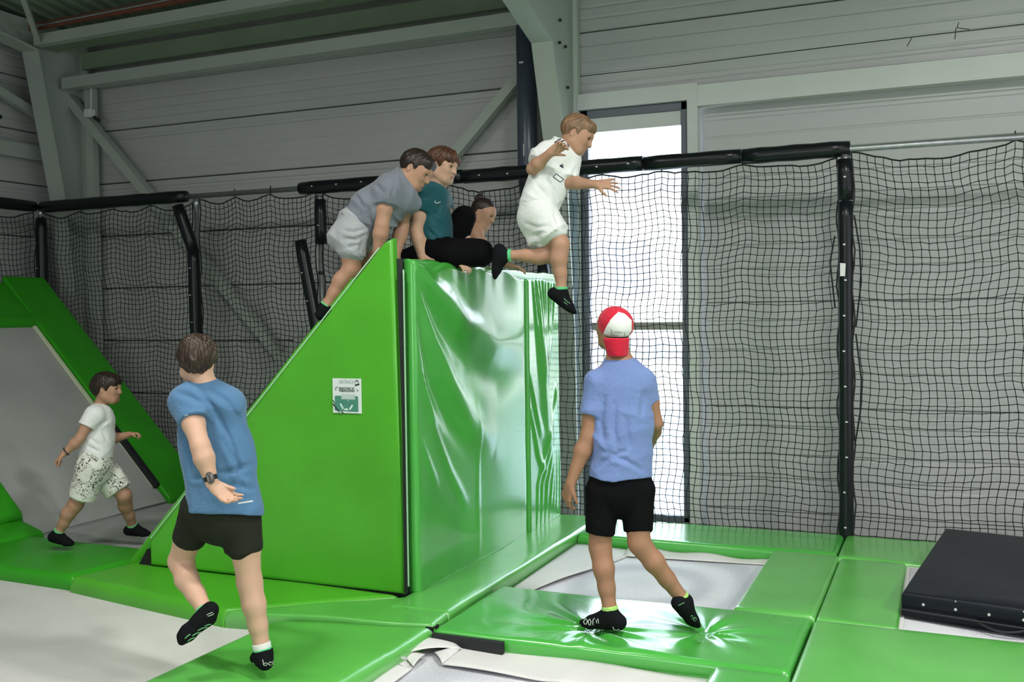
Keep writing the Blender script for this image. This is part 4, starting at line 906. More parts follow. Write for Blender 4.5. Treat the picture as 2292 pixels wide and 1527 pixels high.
r2_ = N.new('ShaderNodeValToRGB'); r2_.color_ramp.interpolation = 'CONSTANT'; r2_.color_ramp.elements[0].color = (0, 0, 0, 1); r2_.color_ramp.elements[1].position = .46; r2_.color_ramp.elements[1].color = (1, 1, 1, 1)
ml = N.new('ShaderNodeMath'); ml.operation = 'MULTIPLY'; mx_ = N.new('ShaderNodeMix'); mx_.data_type = 'RGBA'; mx_.inputs[6].default_value = (.66, .68, .60, 1); mx_.inputs[7].default_value = (.012, .014, .02, 1)
L.new(t_.outputs['Object'], nz_.inputs[0]); L.new(t_.outputs['Object'], vz.inputs[0]); L.new(nz_.outputs[0], r1.inputs[0]); L.new(vz.outputs[0], r2_.inputs[0]); L.new(r1.outputs[0], ml.inputs[0]); L.new(r2_.outputs[0], ml.inputs[1]); L.new(ml.outputs[0], mx_.inputs[0]); L.new(mx_.outputs[2], b_.inputs['Base Color'])
M['print'] = pm
BT = {}

# ============ person in red cap (seen from behind)
def man():
    D0 = 5.45; J = lambda x, y, d=0.0: onD(x, y, D0+d)
    root = person(J(1380, 1405), 'person in red and white cap, blue t-shirt and black shorts seen from behind'); f = D3(-.10, 0, 1)
    B = SDF(.0055)
    fh = D3(-.50, .30, .80); uh = D3(-.12, .96, -.22); H = head(B, J(1375, 738, .01), fh, uh, .238, J(1386, 812, -.01), .060)
    B.rc(J(1390, 868), J(1389, 960), .150, .130, .05, f, .66); B.rc(J(1389, 960), J(1386, 1075), .130, .155, .06, f, .70)
    B.rc(J(1386, 815), J(1350, 850, -.01), .05, .06, .04); B.rc(J(1386, 815), J(1432, 848, .01), .05, .06, .04)
    aL = (J(1335, 858, -.01), J(1317, 975, -.02), J(1277, 1082, -.02)); aR = (J(1442, 856, .02), J(1466, 948, .05), J(1452, 1000, .26))
    arm(B, *aL, .053, .044, .028); arm(B, *aR, .053, .043, .028)
    hand(B, aL[2], D3(-.22, -.90, .32), D3(.75, -.1, .45), .185, .55, side=1, thumb=.35, spread=.05)
    hand(B, aR[2], D3(-.4, .1, .9), D3(-.6, 0, -.3), .18, .5, side=-1)
    kL, kR = J(1343, 1222, .02), J(1430, 1215, -.02); anL, anR = J(1367, 1376, -.02), J(1532, 1347, .02)
    leg(B, J(1349, 1100), kL, anL, .088, .058, .037, D3(0, 0, -1)); leg(B, J(1424, 1100), kR, anR, .088, .058, .037, D3(0, .2, -1))
    tL = nrm(onZ(1300, 1398, .02)-onZ(1376, 1408, .02))
    so, fi = foot_sock(root, anL-np.array([0, 0, .0]), nrm(kL-anL), tL, (0, 0, 1), .262, .037, 'cuff_lime', .028, body=B)
    BT['manL'] = so
    so2, fi2 = foot_sock(root, anR, nrm(kR-anR), D3(.62, -.62, .42), D3(.55, .45, .60), .235, .036, 'cuff_lime', .022, body=B)
    B.build('body', 'skin_tan', root, mats=['lip'], matfn=lipfn(H)); face_parts(root, H)
    hr = hair(root, H, 'hair_brown', 'tight', noise=.0)
    # t-shirt
    T = SDF(.006)
    T.rc(J(1391, 872), J(1392, 960), .163, .152, .05, f, .70); T.rc(J(1392, 960), J(1389, 1068), .152, .178, .05, f, .70, capb=True)
    T.rc(J(1386, 826), J(1348, 856), .066, .066, .05); T.rc(J(1387, 826), J(1432, 853), .066, .066, .05)
    for a, e_, t in ((aL, .58, 0), (aR, .47, 0)): T.rc(a[0], a[0]+(a[1]-a[0])*e_, .066, .062, .035, capb=True)
    T.plane(J(1389, 1070, 0), D3(.02, -1, -.05)); T.rc(J(1386, 825, 0), H['c'], .060, .075, .01, op='s')
    ts = T.build('t_shirt', 'blue', root, folds(3, .0048, [D3(.5, .85, 0), D3(-.4, 1, 0), D3(1, .2, 0)], 26))
    crease(ts, [[(1352, 890), (1345, 940), (1350, 985)], [(1378, 905), (1374, 960), (1380, 1005)], [(1348, 1010), (1378, 1018), (1402, 1009)], [(1342, 1046), (1365, 1024), (1400, 1030), (1435, 1052)], [(1402, 935), (1408, 1000)], [(1440, 880), (1436, 930)]], 8, .010)
    S = SDF(.006); S.rc(J(1387, 1050), J(1386, 1092), .166, .172, .04, f, .68)
    S.rc(J(1350, 1100), J(1341, 1194), .096, .076, .012, f, .98, capb=True); S.rc(J(1423, 1100), J(1426, 1190), .096, .074, .012, f, .98, capb=True)
    cover(S, J(1349, 1100), kL, .76, .088, .058, .008, .008); cover(S, J(1424, 1100), kR, .76, .088, .058, .008, .008)
    S.plane(J(1387, 1040), D3(0, 1, 0)); S.build('shorts', 'blackcloth', root, folds(5, .0035, [D3(.3, 1, 0), D3(1, .2, 0)], 24))
    # cap worn backwards: shell, white panel, brim over the nape
    c = H['c']; P, h, ax = H['P'], H['h'], H['ax']; cp = SDF(.004)
    cp.el(P(0, -.055, .16), ax, (.385*h, .46*h, .40*h), 0); cp.plane(P(0, 0, -.02), -H['u']*.97-H['f']*.0); cp.el(P(0, .44, -.10), ax, (.30*h, .30*h, .26*h), .01, 's')
    poly = [(1349, 750), (1355, 735), (1367, 715), (1384, 698), (1398, 702), (1414, 717), (1414, 740), (1404, 757), (1388, 762), (1368, 760)]
    def capmat(ct):
        q = ct-CO; z = q@FW; X = 1146+FOC*(q@RT)/z; Y = 763.5-FOC*(q@UP)/z; ins = np.ones(len(ct), bool)
        for (x0, y0), (x1, y1) in zip(poly, poly[1:]+poly[:1]): ins &= ((x1-x0)*(Y-y0)-(y1-y0)*(X-x0)) > 0
        return (ins & (z < D0)).astype(int)
    cp.vox = .0026
    co = cp.build('cap', 'capred', root, mats=['capwhite'], matfn=capmat)
    sheet('cap_brim', [J(1350, 757, -.085), J(1409, 757, -.075), J(1406, 795, -.055), J(1361, 796, -.065)], 14, 10, 'capred', co, lambda u, v: 0, .005)
    bo = co.children[0]; me_ = bo.data; n_ = len(me_.vertices)//2
    for q_ in range(2):
        for i_ in range(15):
            for j_ in range(11):
                vv = me_.vertices[q_*n_+i_*11+j_]; u_, v_ = i_/14, j_/10; vv.co += Vector(D3(0, -.004*math.sin(math.pi*u_)*(v_), -.042*math.sin(math.pi*u_)*(.65+.35*v_)+.004*q_))
    MB().tube([P(0, -.055, .565), P(0, -.055, .575)], .008, 8).build('cap_button', 'capred', co)
    wt = [[(1366, 741), (1371, 739), (1367, 745), (1373, 745)], [(1375, 745), (1378, 742), (1379, 746)], [(1381, 746), (1382, 742), (1384, 746), (1386, 742), (1388, 746)], [(1389, 745), (1392, 744)], [(1364, 753), (1368, 747), (1369, 752)], [(1371, 752), (1374, 749), (1378, 753), (1383, 750)], [(1396, 745), (1400, 746)], [(1397, 752), (1398, 748), (1400, 752)]]
    decal(co, 'handwriting', 'rope', wt, .0012)
    decal(so, 'sock_print', 'sockprint', [[(1309, 1398), (1306, 1392), (1311, 1385), (1315, 1390), (1312, 1398), (1307, 1396)], [(1318, 1399), (1316, 1391), (1320, 1386), (1323, 1392), (1321, 1400), (1318, 1399)], [(1327, 1400), (1327, 1388), (1331, 1384)], [(1334, 1388), (1336, 1396)], [(1338, 1385), (1340, 1396)], [(1372, 1404), (1374, 1409), (1381, 1411), (1385, 1408)]], .0022)
    decal(so2, 'sock_print', 'grip', [[(1545, 1380), (1550, 1378), (1551, 1384), (1546, 1386)], [(1554, 1382), (1559, 1385), (1557, 1391), (1552, 1389), (1554, 1382)], [(1518, 1356), (1526, 1352), (1532, 1349)]], .0025)
    # spine seam shadows: nothing painted
man()

# ============ person in steel-blue t-shirt, front left
def boy_front():
    D0 = 4.89; J = lambda x, y, d=0.0: onD(x, y, D0+d)
    root = person(onZ(590, 1500, 0), 'person in steel-blue t-shirt and dark shorts stepping away in the left foreground'); f = D3(.12, -.05, 1)
    B = SDF(.0055); H = head(B, J(441, 809, 0), D3(-.22, -.05, .95), D3(.04, 1, .02), .228, J(457, 868, -.01), .050)
    B.rc(J(470, 925, .02), J(482, 1010, .02), .140, .128, .05, f, .66); B.rc(J(482, 1010, .02), J(496, 1125, 0), .128, .150, .06, f, .7)
    B.rc(J(458, 872), J(425, 900, -.02), .048, .056, .04); B.rc(J(458, 872), J(510, 900, .02), .048, .056, .04)
    aL = (J(421, 908, -.07), J(449, 1000, -.20), J(474, 1080, -.22)); aR = (J(518, 905, .04), J(525, 985, .25), J(490, 1040, .38))
    arm(B, *aL, .052, .045, .029); arm(B, *aR, .050, .040, .028)
    hand(B, aL[2]+D3(.004, -.01, 0), D3(.76, -.62, .02), D3(.35, .55, -.55), .172, .42, side=-1, thumb=.1, spread=.05)
    hand(B, aR[2], D3(-.7, .3, .6), D3(0, -.5, .5), .17, .8, side=-1)
    kL, kR = J(404, 1255, .16), J(558, 1300, .02); anL, anR = J(464, 1380, -.04), J(589, 1462, .0)
    leg(B, J(447, 1140, .02), kL, anL, .086, .058, .036, D3(-.6, -.3, -1)); leg(B, J(538, 1140), kR, anR, .086, .058, .037, D3(.3, 0, -1))
    s1_, i1_ = foot_sock(root, anL, nrm(kL-anL), D3(-.66, -.74, -.10), D3(.30, -.05, .95), .235, .036, 'cuff', .028, body=B)
    tR = D3(-.45, 0, .9); tR[2] = 0
    s2_, i2_ = foot_sock(root, anR, nrm(kR-anR), tR, (0, 0, 1), .235, .038, 'cuff', .006, .030, body=B)
    B.build('body', 'skin_fair', root, mats=['lip'], matfn=lipfn(H)); face_parts(root, H); hair(root, H, 'hair_brown', 'mop', noise=.007, seed=2)
    T = SDF(.006); T.rc(J(470, 925, .02), J(484, 1010, .02), .160, .162, .05, f, .70); T.rc(J(484, 1010, .02), J(503, 1146, 0), .162, .190, .05, f, .72)
    T.rc(J(458, 880), J(425, 905, -.02), .062, .068, .05); T.rc(J(459, 880), J(512, 905, .02), .062, .066, .05)
    T.rc(aL[0]+D3(-.012, .02, .02), aL[0]+(aL[1]-aL[0])*.40, .078, .070, .035, capb=True); T.rc(aR[0], aR[0]+(aR[1]-aR[0])*.55, .068, .066, .035, capb=True)
    T.plane(J(505, 1148, 0), D3(-.045, -1, -.12)); T.rc(J(457, 876, 0), H['c'], .056, .07, .01, op='s')
    ts = T.build('t_shirt', 'steelblue', root, folds(8, .0055, [D3(.9, .45, 0), D3(.8, .6, 0), D3(1, -.1, 0)], 22))
    crease(ts, [[(450, 880), (486, 925), (515, 985), (545, 1065)], [(468, 868), (508, 898), (540, 945)], [(398, 880), (425, 888), (455, 905)], [(432, 960), (424, 1010), (430, 1060)], [(492, 1060), (525, 1054), (560, 1040)], [(500, 985), (530, 1040), (540, 1085)], [(436, 1072), (462, 1066)], [(480, 1100), (530, 1085), (565, 1095)]], 9, .012)
    S = SDF(.006); S.rc(J(493, 1120), J(494, 1146), .160, .165, .03, f, .70); S.rc(J(450, 1142, .02), J(424, 1202, .12), .098, .082, .012, capb=True); S.rc(J(536, 1142), J(545, 1230, .01), .098, .086, .012, capb=True)
    cover(S, J(447, 1140, .02), kL, .60, .086, .058, .008, .008); cover(S, J(538, 1140), kR, .58, .086, .058, .008, .008)
    S.plane(J(493, 1110), D3(0, 1, 0)); S.build('shorts', 'olive', root, folds(9, .0035, [D3(.3, 1, 0), D3(1, .2, 0)], 24))
    w0 = aL[2]; ax_ = nrm(aL[2]-aL[1]); W = SDF(.003); W.rc(w0-ax_*.032, w0-ax_*.008, .0345, .0325, 0, capa=True, capb=True); wb_ = W.build('wristwatch', 'watch', root)
    sd = nrm(D3(.25, .2, -1)); fc = w0-ax_*.020+sd*.036; W = SDF(.003); W.rc(fc-ax_*.012, fc+ax_*.012, .017, .017, 0, sd, .35); W.build('watch_face', mat('watch_glass', (.07, .06, .055), .15), wb_)
    st = hand_tip = J(538, 1128, -.20); tag(MB().tube([J(533, 1127, -.20), J(566, 1122, -.20)], .0035, 8).build('white_stick', 'white'), 'thin white stick held in the hand of the person in steel-blue', 'stick')
    decal(s2_, 'sock_print', 'sockprint', [[(588, 1477), (590, 1489), (596, 1490), (599, 1486), (594, 1484), (590, 1487)], [(600, 1486), (605, 1490), (610, 1487), (607, 1482), (601, 1484)], [(611, 1488), (611, 1479), (613, 1476)], [(566, 1483), (569, 1487)]], .0017)
    decal(s1_, 'sock_print', 'sockprint', [[(462, 1377), (468, 1374), (476, 1371)], [(465, 1380), (474, 1377), (479, 1374)]], .0017)
    decal(s1_, 'grip_print', 'grip', [[(420, 1436), (428, 1430), (440, 1426)], [(426, 1441), (436, 1434), (446, 1430)], [(430, 1424), (440, 1418), (452, 1414)], [(440, 1440), (448, 1430), (456, 1424)], [(442, 1412), (454, 1406), (466, 1404)], [(452, 1420), (462, 1414), (472, 1410)], [(458, 1402), (468, 1398), (478, 1398)], [(414, 1430), (420, 1424), (426, 1420)]], .0034)
    decal(ts, 'logo_mark', 'whitecloth', [[(413, 932), (417, 929), (421, 929)]], .0015)
boy_front()

# ============ person in grey t-shirt climbing the wedge
def boy_grey():
    D0 = 6.5; J = lambda x, y, d=0.0: onD(x, y, D0+d)
    root = person(J(722, 706, 0), 'person in grey t-shirt and light grey shorts leaning over the peak of the wedge'); bn = D3(-.62, .75, 0)
    B = SDF(.0055); H = head(B, J(930, 381, -.02), D3(.84, -.52, -.22), D3(.50, .86, -.04), .245, J(893, 412, 0), .055)
    B.rc(J(868, 432), J(832, 470), .140, .130, .05, bn, .72); B.rc(J(832, 470), J(796, 515), .130, .145, .05, bn, .75)
    aN = (J(864, 436, -.13), J(855, 505, -.14), J(845, 562, -.12)); aF = (J(905, 440, .12), J(900, 508, .12), J(885, 572, .06))
    arm(B, *aN, .052, .045, .030); arm(B, *aF, .052, .045, .030)
    hand(B, aN[2], D3(.1, -.75, .45), D3(.5, 0, .8), .165, .5, side=-1, thumb=.3); hand(B, aF[2], D3(.1, -.9, -.2), D3(.3, 0, -.8), .165, .5, side=1, thumb=.3)
    kN, kF = J(787, 603, -.05), J(838, 560, .12); anN, anF = J(727, 690, -.04), J(790, 660, .2)
    leg(B, J(790, 522, -.07), kN, anN, .086, .056, .036, D3(-.7, .5, 0)); leg(B, J(808, 522, .10), kF, anF, .086, .056, .036, D3(-.7, 0, 0))
    foot_sock(root, anN, nrm(kN-anN), D3(.58, .22, .12), D3(-.5, .85, 0), .215, .036, 'cuff', .012, body=B); foot_sock(root, anF, nrm(kF-anF), D3(.6, .5, .1), D3(-.6, .7, 0), .235, .036, 'cuff', .02, body=B)
    B.build('body', 'skin_mid', root, mats=['lip'], matfn=lipfn(H)); face_parts(root, H); hair(root, H, 'hair_dark', 'short', noise=.003, seed=4)
    T = SDF(.006); T.rc(J(876, 436), J(838, 468), .158, .160, .05, bn, .84); T.rc(J(838, 468), J(797, 505), .160, .150, .05, bn, .80, capb=True); T.rc(J(830, 478), J(806, 512), .135, .12, .04, bn, .9)
    T.rc(J(905, 445, -.02), J(925, 455, .02), .095, .055, .06)
    T.rc(J(893, 415, 0), J(868, 438, -.12), .068, .070, .05); T.rc(J(893, 415, .02), J(905, 436, .1), .066, .066, .05)
    T.rc(aN[0]+D3(-.005, .02, 0), aN[0]+(aN[1]-aN[0])*.30, .080, .076, .03, capb=True); T.rc(aF[0], aF[0]+(aF[1]-aF[0])*.45, .070, .070, .03, capb=True)
    T.rc(J(897, 408, -.01), H['c'], .055, .075, .008, op='s')
    ts = T.build('t_shirt', 'greyshirt', root, folds(12, .007, [D3(.7, -.6, 0), D3(.2, 1, 0), D3(1, .3, 0)], 24))
    crease(ts, [[(793, 428), (802, 445), (811, 460)], [(822, 462), (826, 488), (845, 518)], [(765, 468), (790, 498), (832, 512)], [(884, 412), (876, 440), (880, 470)], [(838, 408), (856, 430)], [(850, 470), (845, 500)]], 7, .010)
    S = SDF(.006); S.rc(J(800, 500), J(790, 522), .148, .155, .04, bn, .85); S.rc(J(792, 520, -.05), J(786, 570, -.06), .100, .088, .03, capb=True); S.rc(J(806, 520, .10), J(826, 549, .11), .095, .078, .03, capb=True)
    cover(S, J(790, 522, -.07), kN, .60, .086, .056); cover(S, J(808, 522, .10), kF, .55, .086, .056)
    S.build('shorts', 'lightgrey', root, folds(13, .0045, [D3(.5, 1, 0), D3(-.3, 1, 0)], 30)); crease(list(o for o in root.children if o.name.startswith('shorts'))[0], [[(768, 515), (790, 520), (815, 514)], [(770, 535), (795, 537), (820, 525)], [(775, 555), (800, 548)], [(812, 530), (806, 560)]], 6, .009)
boy_grey()

# ============ person in teal shirt sitting on the wall top
def boy_teal():
    D0 = 6.85; J = lambda x, y, d=0.0: onD(x, y, D0+d)
    root = person(J(1000, 590, 0), 'person in teal shirt and black trousers sitting on top of the drop wall'); fb = D3(.80, 0, -.45)
    B = SDF(.0055); H = head(B, J(990, 373, 0), D3(.86, -.20, -.42), D3(.16, .98, 0), .235, J(976, 430, .01), .050)
    B.rc(J(970, 455), J(972, 510), .125, .115, .05, fb, .72); B.rc(J(972, 510), J(975, 560), .115, .14, .05, fb, .8)
    aN = (J(944, 455, -.12), J(931, 518, -.12), J(944, 574, -.14)); aF = (J(992, 450, .14), J(1000, 485, .14), J(1024, 524, .10))
    arm(B, *aN, .049, .041, .027); arm(B, *aF, .046, .040, .027)
    hand(B, aN[2], D3(.62, -.42, -.35), D3(.1, -.75, .3), .165, .55, side=-1, thumb=.35, spread=.12); hand(B, aF[2], D3(.6, -.6, .1), D3(0, -.5, -.5), .15, .5)
    B.rc(J(970, 562, -.06), J(1075, 566, -.10), .092, .075, .03); B.rc(J(1075, 566, -.10), J(1040, 590, .0), .06, .045, .03); B.rc(J(975, 560, .08), J(1040, 486, .12), .08, .065, .03); B.rc(J(1040, 486, .12), J(1030, 590, .14), .06, .045, .03)
    hand(B, J(1028, 588, -.10), D3(.45, -.35, -.4), D3(.1, -.9, .2), .13, .5, thumb=.2)
    B.build('body', 'skin_fair', root, mats=['lip'], matfn=lipfn(H)); face_parts(root, H, 'hair_auburn'); hair(root, H, 'hair_auburn', 'mop', noise=.008, seed=6)
    T = SDF(.006); T.rc(J(970, 455), J(973, 510), .138, .128, .05, fb, .78); T.rc(J(973, 510), J(978, 556), .128, .135, .05, fb, .85, capb=True)
    T.rc(J(976, 435), J(948, 455, -.1), .060, .062, .05); T.rc(J(976, 435), J(990, 450, .12), .060, .062, .05)
    T.rc(aN[0], aN[0]+(aN[1]-aN[0])*.22, .066, .064, .03, capb=True); T.rc(aF[0], aF[0]+(aF[1]-aF[0])*.45, .064, .062, .03, capb=True); T.rc(J(980, 430, 0), H['c'], .054, .07, .008, op='s')
    ts = T.build('t_shirt', 'teal', root, folds(15, .0055, [D3(1, .3, 0), D3(.8, -.6, 0)], 30))
    S = SDF(.006); S.rc(J(974, 548), J(976, 572), .125, .115, .04, fb, .9); S.rc(J(972, 565, -.06), J(1074, 567, -.10), .110, .092, .04); S.rc(J(1076, 567, -.10), J(1010, 583, -.06), .082, .06, .04)
    S.rc(J(980, 560, .08), J(1038, 486, .12), .095, .075, .04); S.rc(J(1040, 488, .12), J(1020, 570, .14), .075, .06, .04)
    S.plane(J(1000, 598, -.1), D3(0, -1, 0)); S.build('trousers', 'blackcloth', root, folds(16, .003, [D3(.5, 1, 0)], 24))
    crease(ts, [[(958, 515), (985, 540)], [(990, 448), (978, 480)], [(972, 492), (995, 508)], [(962, 545), (992, 538)]], 6, .009)
    decal(ts, 'chest_mark', 'whitecloth', [[(974, 449), (973, 453), (976, 455), (981, 454), (986, 452)]], .0032)
boy_teal()

# ============ woman-like person behind with a hair bun
def bun():
    D0 = 7.5; J = lambda x, y, d=0.0: onD(x, y, D0+d)
    root = person(J(1060, 590, 0), 'person with a dark hair bun and black top lying behind the drop wall')
    B = SDF(.0055); H = head(B, J(1081, 478, 0), D3(.86, -.42, -.32), D3(.36, .92, -.05), .215, J(1062, 508, .02), .034)
    B.rc(J(1052, 520, .03), J(990, 560, .05), .11, .11, .05, D3(0, 1, 0), .75); B.rc(J(1054, 524, -.02), J(1064, 528, -.06), .045, .05, .03)
    a = (J(1064, 522, -.06), J(1086, 568, -.10), J(1140, 594, -.14)); arm(B, *a, .047, .038, .025); hand(B, a[2], D3(.9, -.2, -.1), D3(0, -1, 0), .15, .4)
    B.rc(J(990, 560, .05), J(900, 590, .05), .11, .09, .05); B.rc(J(1040, 520, .12), J(1060, 575, .15), .045, .035, .04)
    B.build('body', 'skin_mid', root, mats=['lip'], matfn=lipfn(H)); face_parts(root, H)
    hair(root, H, 'hair_dark', 'bun', noise=.0015); b2 = SDF(.004); P, h = H['P'], H['h']; b2.el(J(1073, 444, 0), [RT, UP, FW], (.034, .030, .034), 0); b2.rc(J(1070, 440, 0), J(1080, 434, 0), .012, .010, .01)
    b2.build('hair_bun', 'hair_dark', root, lambda x, y, z: .003*np.sin(x*200+y*150)*np.sin(z*220))
    T = SDF(.006); T.rc(J(1044, 526, .035), J(990, 560, .05), .116, .120, .05, D3(0, 1, 0), .80); T.rc(J(990, 560, .05), J(900, 592, .05), .12, .1, .05); T.rc(J(1062, 503, 0), J(1066, 512, -.035), .012, .011, .01); T.rc(J(1055, 506, .0), J(1050, 520, .0), .05, .05, .02)
    T.build('black_top', 'blackcloth', root)
bun()

# ============ person in white jumping
def boy_white():
    D0 = 6.3; J = lambda x, y, d=0.0: onD(x, y, D0+d)
    root = person(J(1258, 700, 0), 'person in white football kit in mid-air, jumping off the drop wall'); fb = D3(.72, -.25, -.62)
    B = SDF(.0055); H = head(B, J(1291, 302, 0), D3(.86, -.45, -.20), D3(.42, .90, -.05), .236, J(1262, 342, .01), .048)
    B.rc(J(1246, 368), J(1228, 415), .118, .112, .05, fb, .75); B.rc(J(1228, 415), J(1210, 470), .112, .130, .05, fb, .8)
    aR = (J(1224, 338, -.06), J(1192, 378, -.13), J(1232, 342, -.24)); aL = (J(1276, 356, .02), J(1270, 408, -.04), J(1334, 413, -.10))
    arm(B, *aR, .044, .037, .025); arm(B, *aL, .044, .038, .025)
    hand(B, aR[2], D3(.75, .45, -.3), D3(.2, -.3, -.7), .150, .7, side=1, thumb=.4); hand(B, aL[2], D3(1, .02, -.05), D3(-.1, -.45, .9), .158, .22, side=-1, thumb=.75, spread=.28)
    kR, kL = J(1238, 570, -.02), J(1254, 545, -.10); anR, anL = J(1140, 572, .02), J(1256, 652, -.08)
    leg(B, J(1202, 480, .05), kR, anR, .080, .050, .032, D3(0, -1, 0)); leg(B, J(1215, 480, -.06), kL, anL, .080, .053, .032, D3(-1, 0, 0))
    s1_, _ = foot_sock(root, anR-D3(.035, 0, 0), nrm(kR-anR), D3(-.02, -1, .05), D3(1, -.05, -.05), .215, .032, 'cuff', .03, body=B)
    s2_, _ = foot_sock(root, anL-D3(0, .01, 0), nrm(kL-anL), D3(.80, -.55, -.2), D3(.5, .8, 0), .215, .032, 'cuff', .02, body=B)
    B.build('body', 'skin_mid', root, mats=['lip'], matfn=lipfn(H)); face_parts(root, H, 'hair_blond'); hair(root, H, 'hair_blond', 'short', noise=.003, seed=9)
    T = SDF(.006); T.rc(J(1248, 368), J(1229, 415), .130, .124, .05, fb, .82); T.rc(J(1229, 415), J(1206, 466), .124, .130, .05, fb, .88, capb=True)
    T.rc(J(1257, 336), J(1264, 352), .058, .06, .05); T.rc(J(1258, 340), J(1226, 340, -.05), .060, .062, .05); T.rc(J(1262, 350), J(1276, 358, .02), .056, .062, .05)
    T.rc(aR[0], aR[0]+(aR[1]-aR[0])*.62, .064, .058, .03, capb=True); T.rc(aL[0], aL[0]+(aL[1]-aL[0])*.90, .066, .066, .035, capb=True); T.rc(J(1270, 326, 0), H['c'], .048, .07, .008, op='s')
    ts = T.build('football_shirt', 'whitecloth', root, folds(21, .0075, [D3(.8, .4, 0), D3(.3, 1, 0)], 24))
    S = SDF(.006); S.rc(J(1207, 462), J(1206, 485), .128, .140, .04, fb, .9); S.rc(J(1200, 480, .05), J(1211, 548, .0), .100, .084, .03, capb=True); S.rc(J(1214, 480, -.06), J(1241, 521, -.09), .104, .088, .03, capb=True)
    cover(S, J(1202, 480, .05), kR, .75, .080, .050); cover(S, J(1215, 480, -.06), kL, .62, .080, .053)
    S.build('shorts', 'whitecloth', root, folds(22, .0065, [D3(1, .3, 0), D3(.7, -.7, 0)], 26))
    crease(ts, [[(1222, 400), (1240, 428), (1250, 460)], [(1288, 378), (1276, 405)], [(1203, 415), (1222, 440)], [(1230, 385), (1250, 392)]], 6, .009)
    crease([o for o in root.children if o.name.startswith('shorts')][0], [[(1178, 500), (1200, 510), (1228, 506)], [(1188, 532), (1215, 520)], [(1240, 478), (1252, 508)], [(1200, 545), (1208, 520)]], 6, .009)
    decal(ts, 'shoulder_stripe', 'navy', [[(1241, 320), (1250, 313), (1260, 310)], [(1244, 324), (1253, 318), (1263, 315)], [(1252, 327), (1258, 323), (1265, 321)]], .0042)
    decal(ts, 'collar_stripe', 'navy', [[(1262, 304), (1266, 312), (1270, 322), (1273, 330)]], .0035)
    decal(ts, 'sleeve_band', 'navy', [[(1238, 396), (1245, 389), (1262, 402)], [(1238, 396), (1254, 408), (1262, 402)]], .0025); decal(ts, 'chest_badge', 'navy', [[(1253, 371), (1260, 368), (1260, 376), (1253, 371)], [(1256, 371), (1259, 374)]], .0028)
    decal(s2_, 'sock_print', 'grip', [[(1262, 668), (1268, 674), (1276, 680)], [(1262, 676), (1270, 682)]], .003)
boy_white()

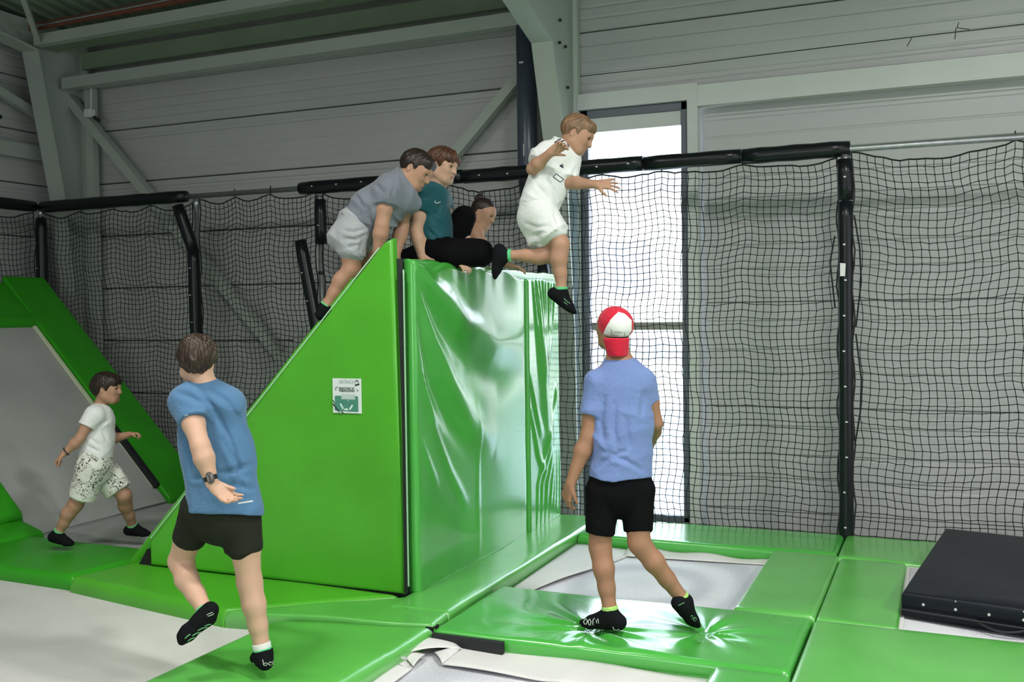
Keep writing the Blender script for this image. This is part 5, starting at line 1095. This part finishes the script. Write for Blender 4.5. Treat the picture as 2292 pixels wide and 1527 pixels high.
# ============ person in printed shorts, far left
def boy_print():
    D0 = 7.6; J = lambda x, y, d=0.0: onD(x, y, D0+d)
    root = person(onZ(140, 1220, 0), 'person in white t-shirt and printed shorts striding at the far left'); fb = D3(1, 0, 0)
    B = SDF(.0055); H = head(B, J(240, 870, 0), D3(1, -.03, -.02), D3(.02, 1, 0), .222, J(222, 914, 0), .044)
    B.rc(J(224, 945), J(218, 985), .115, .105, .05, fb, .75); B.rc(J(218, 985), J(214, 1035), .105, .125, .05, fb, .8)
    aN = (J(208, 928, -.13), J(178, 982, -.18), J(144, 1015, -.20)); aF = (J(235, 928, .13), J(245, 984, .16), J(290, 973, .12))
    arm(B, *aN, .043, .036, .024); arm(B, *aF, .043, .036, .024)
    hand(B, aN[2], D3(-.70, -.62, .1), D3(.45, -.6, .2), .145, .85, side=1, thumb=.35); hand(B, aF[2], D3(.98, .08, 0), D3(0, -.9, -.2), .135, 1.15, side=-1, thumb=.3)
    kN, kF = J(170, 1128, -.03), J(277, 1108, .12); anN, anF = J(128, 1196, -.0), J(297, 1180, .30)
    leg(B, J(208, 1048, -.07), kN, anN, .082, .053, .032, D3(-.9, .2, 0)); leg(B, J(222, 1048, .08), kF, anF, .082, .053, .033, D3(-1, 0, 0))
    foot_sock(root, anN, nrm(kN-anN), D3(.92, -.10, -.25)*np.array([1, 1, 0])+np.array([0, 0, -.1]), (0, 0, 1), .215, .032, 'cuff', .022, body=B); foot_sock(root, anF, nrm(kF-anF), D3(1, 0, -.1)*np.array([1, 1, 0]), (0, 0, 1), .215, .033, 'cuff', .02, body=B)
    B.build('body', 'skin_mid', root, mats=['lip'], matfn=lipfn(H)); face_parts(root, H); hair(root, H, 'hair_dark', 'mop', noise=.004, seed=11)
    T = SDF(.006); T.rc(J(224, 945), J(219, 985), .128, .122, .05, fb, .84); T.rc(J(219, 985), J(214, 1017), .122, .134, .05, fb, .95, capb=True); T.rc(J(222, 922), J(210, 930, -.11), .058, .060, .05); T.rc(J(222, 922), J(232, 930, .11), .058, .060, .05)
    T.rc(aN[0], aN[0]+(aN[1]-aN[0])*.50, .064, .064, .03, capb=True); T.rc(aF[0], aF[0]+(aF[1]-aF[0])*.55, .060, .060, .03, capb=True); T.rc(J(225, 912, 0), H['c'], .048, .062, .008, op='s')
    ts = T.build('t_shirt', 'whitecloth', root, folds(31, .006, [D3(.4, 1, 0), D3(.9, .5, 0)], 26))
    crease(ts, [[(203, 983), (225, 1000)], [(198, 1000), (222, 1012)], [(220, 955), (242, 940)], [(228, 962), (240, 985)]], 5, .009)
    S = SDF(.006); S.rc(J(214, 1018), J(213, 1050), .130, .138, .04, fb, .98); S.rc(J(207, 1045, -.06), J(184, 1114, -.04), .110, .100, .03, capb=True); S.rc(J(222, 1045, .08), J(266, 1098, .11), .110, .096, .03, capb=True)
    cover(S, J(208, 1048, -.07), kN, .83, .082, .053, .02); cover(S, J(222, 1048, .08), kF, .84, .082, .053, .02)
    S.plane(J(214, 1012), D3(-.15, 1, 0)); S.build('shorts', 'print', root, folds(32, .006, [D3(.8, .5, 0), D3(.3, -1, 0)], 22))
    ax_ = nrm(aN[2]-aN[1]); c = aN[2]-ax_*.02; u_ = nrm(np.cross(ax_, [0, 0, 1])); v_ = np.cross(ax_, u_)
    MB().tube([c+(u_*math.cos(a)+v_*math.sin(a))*.030+ax_*.006*math.sin(a) for a in np.linspace(0, 6.283, 24)], .005, 6, False).build('bracelet', 'watch', root, True)
boy_print()
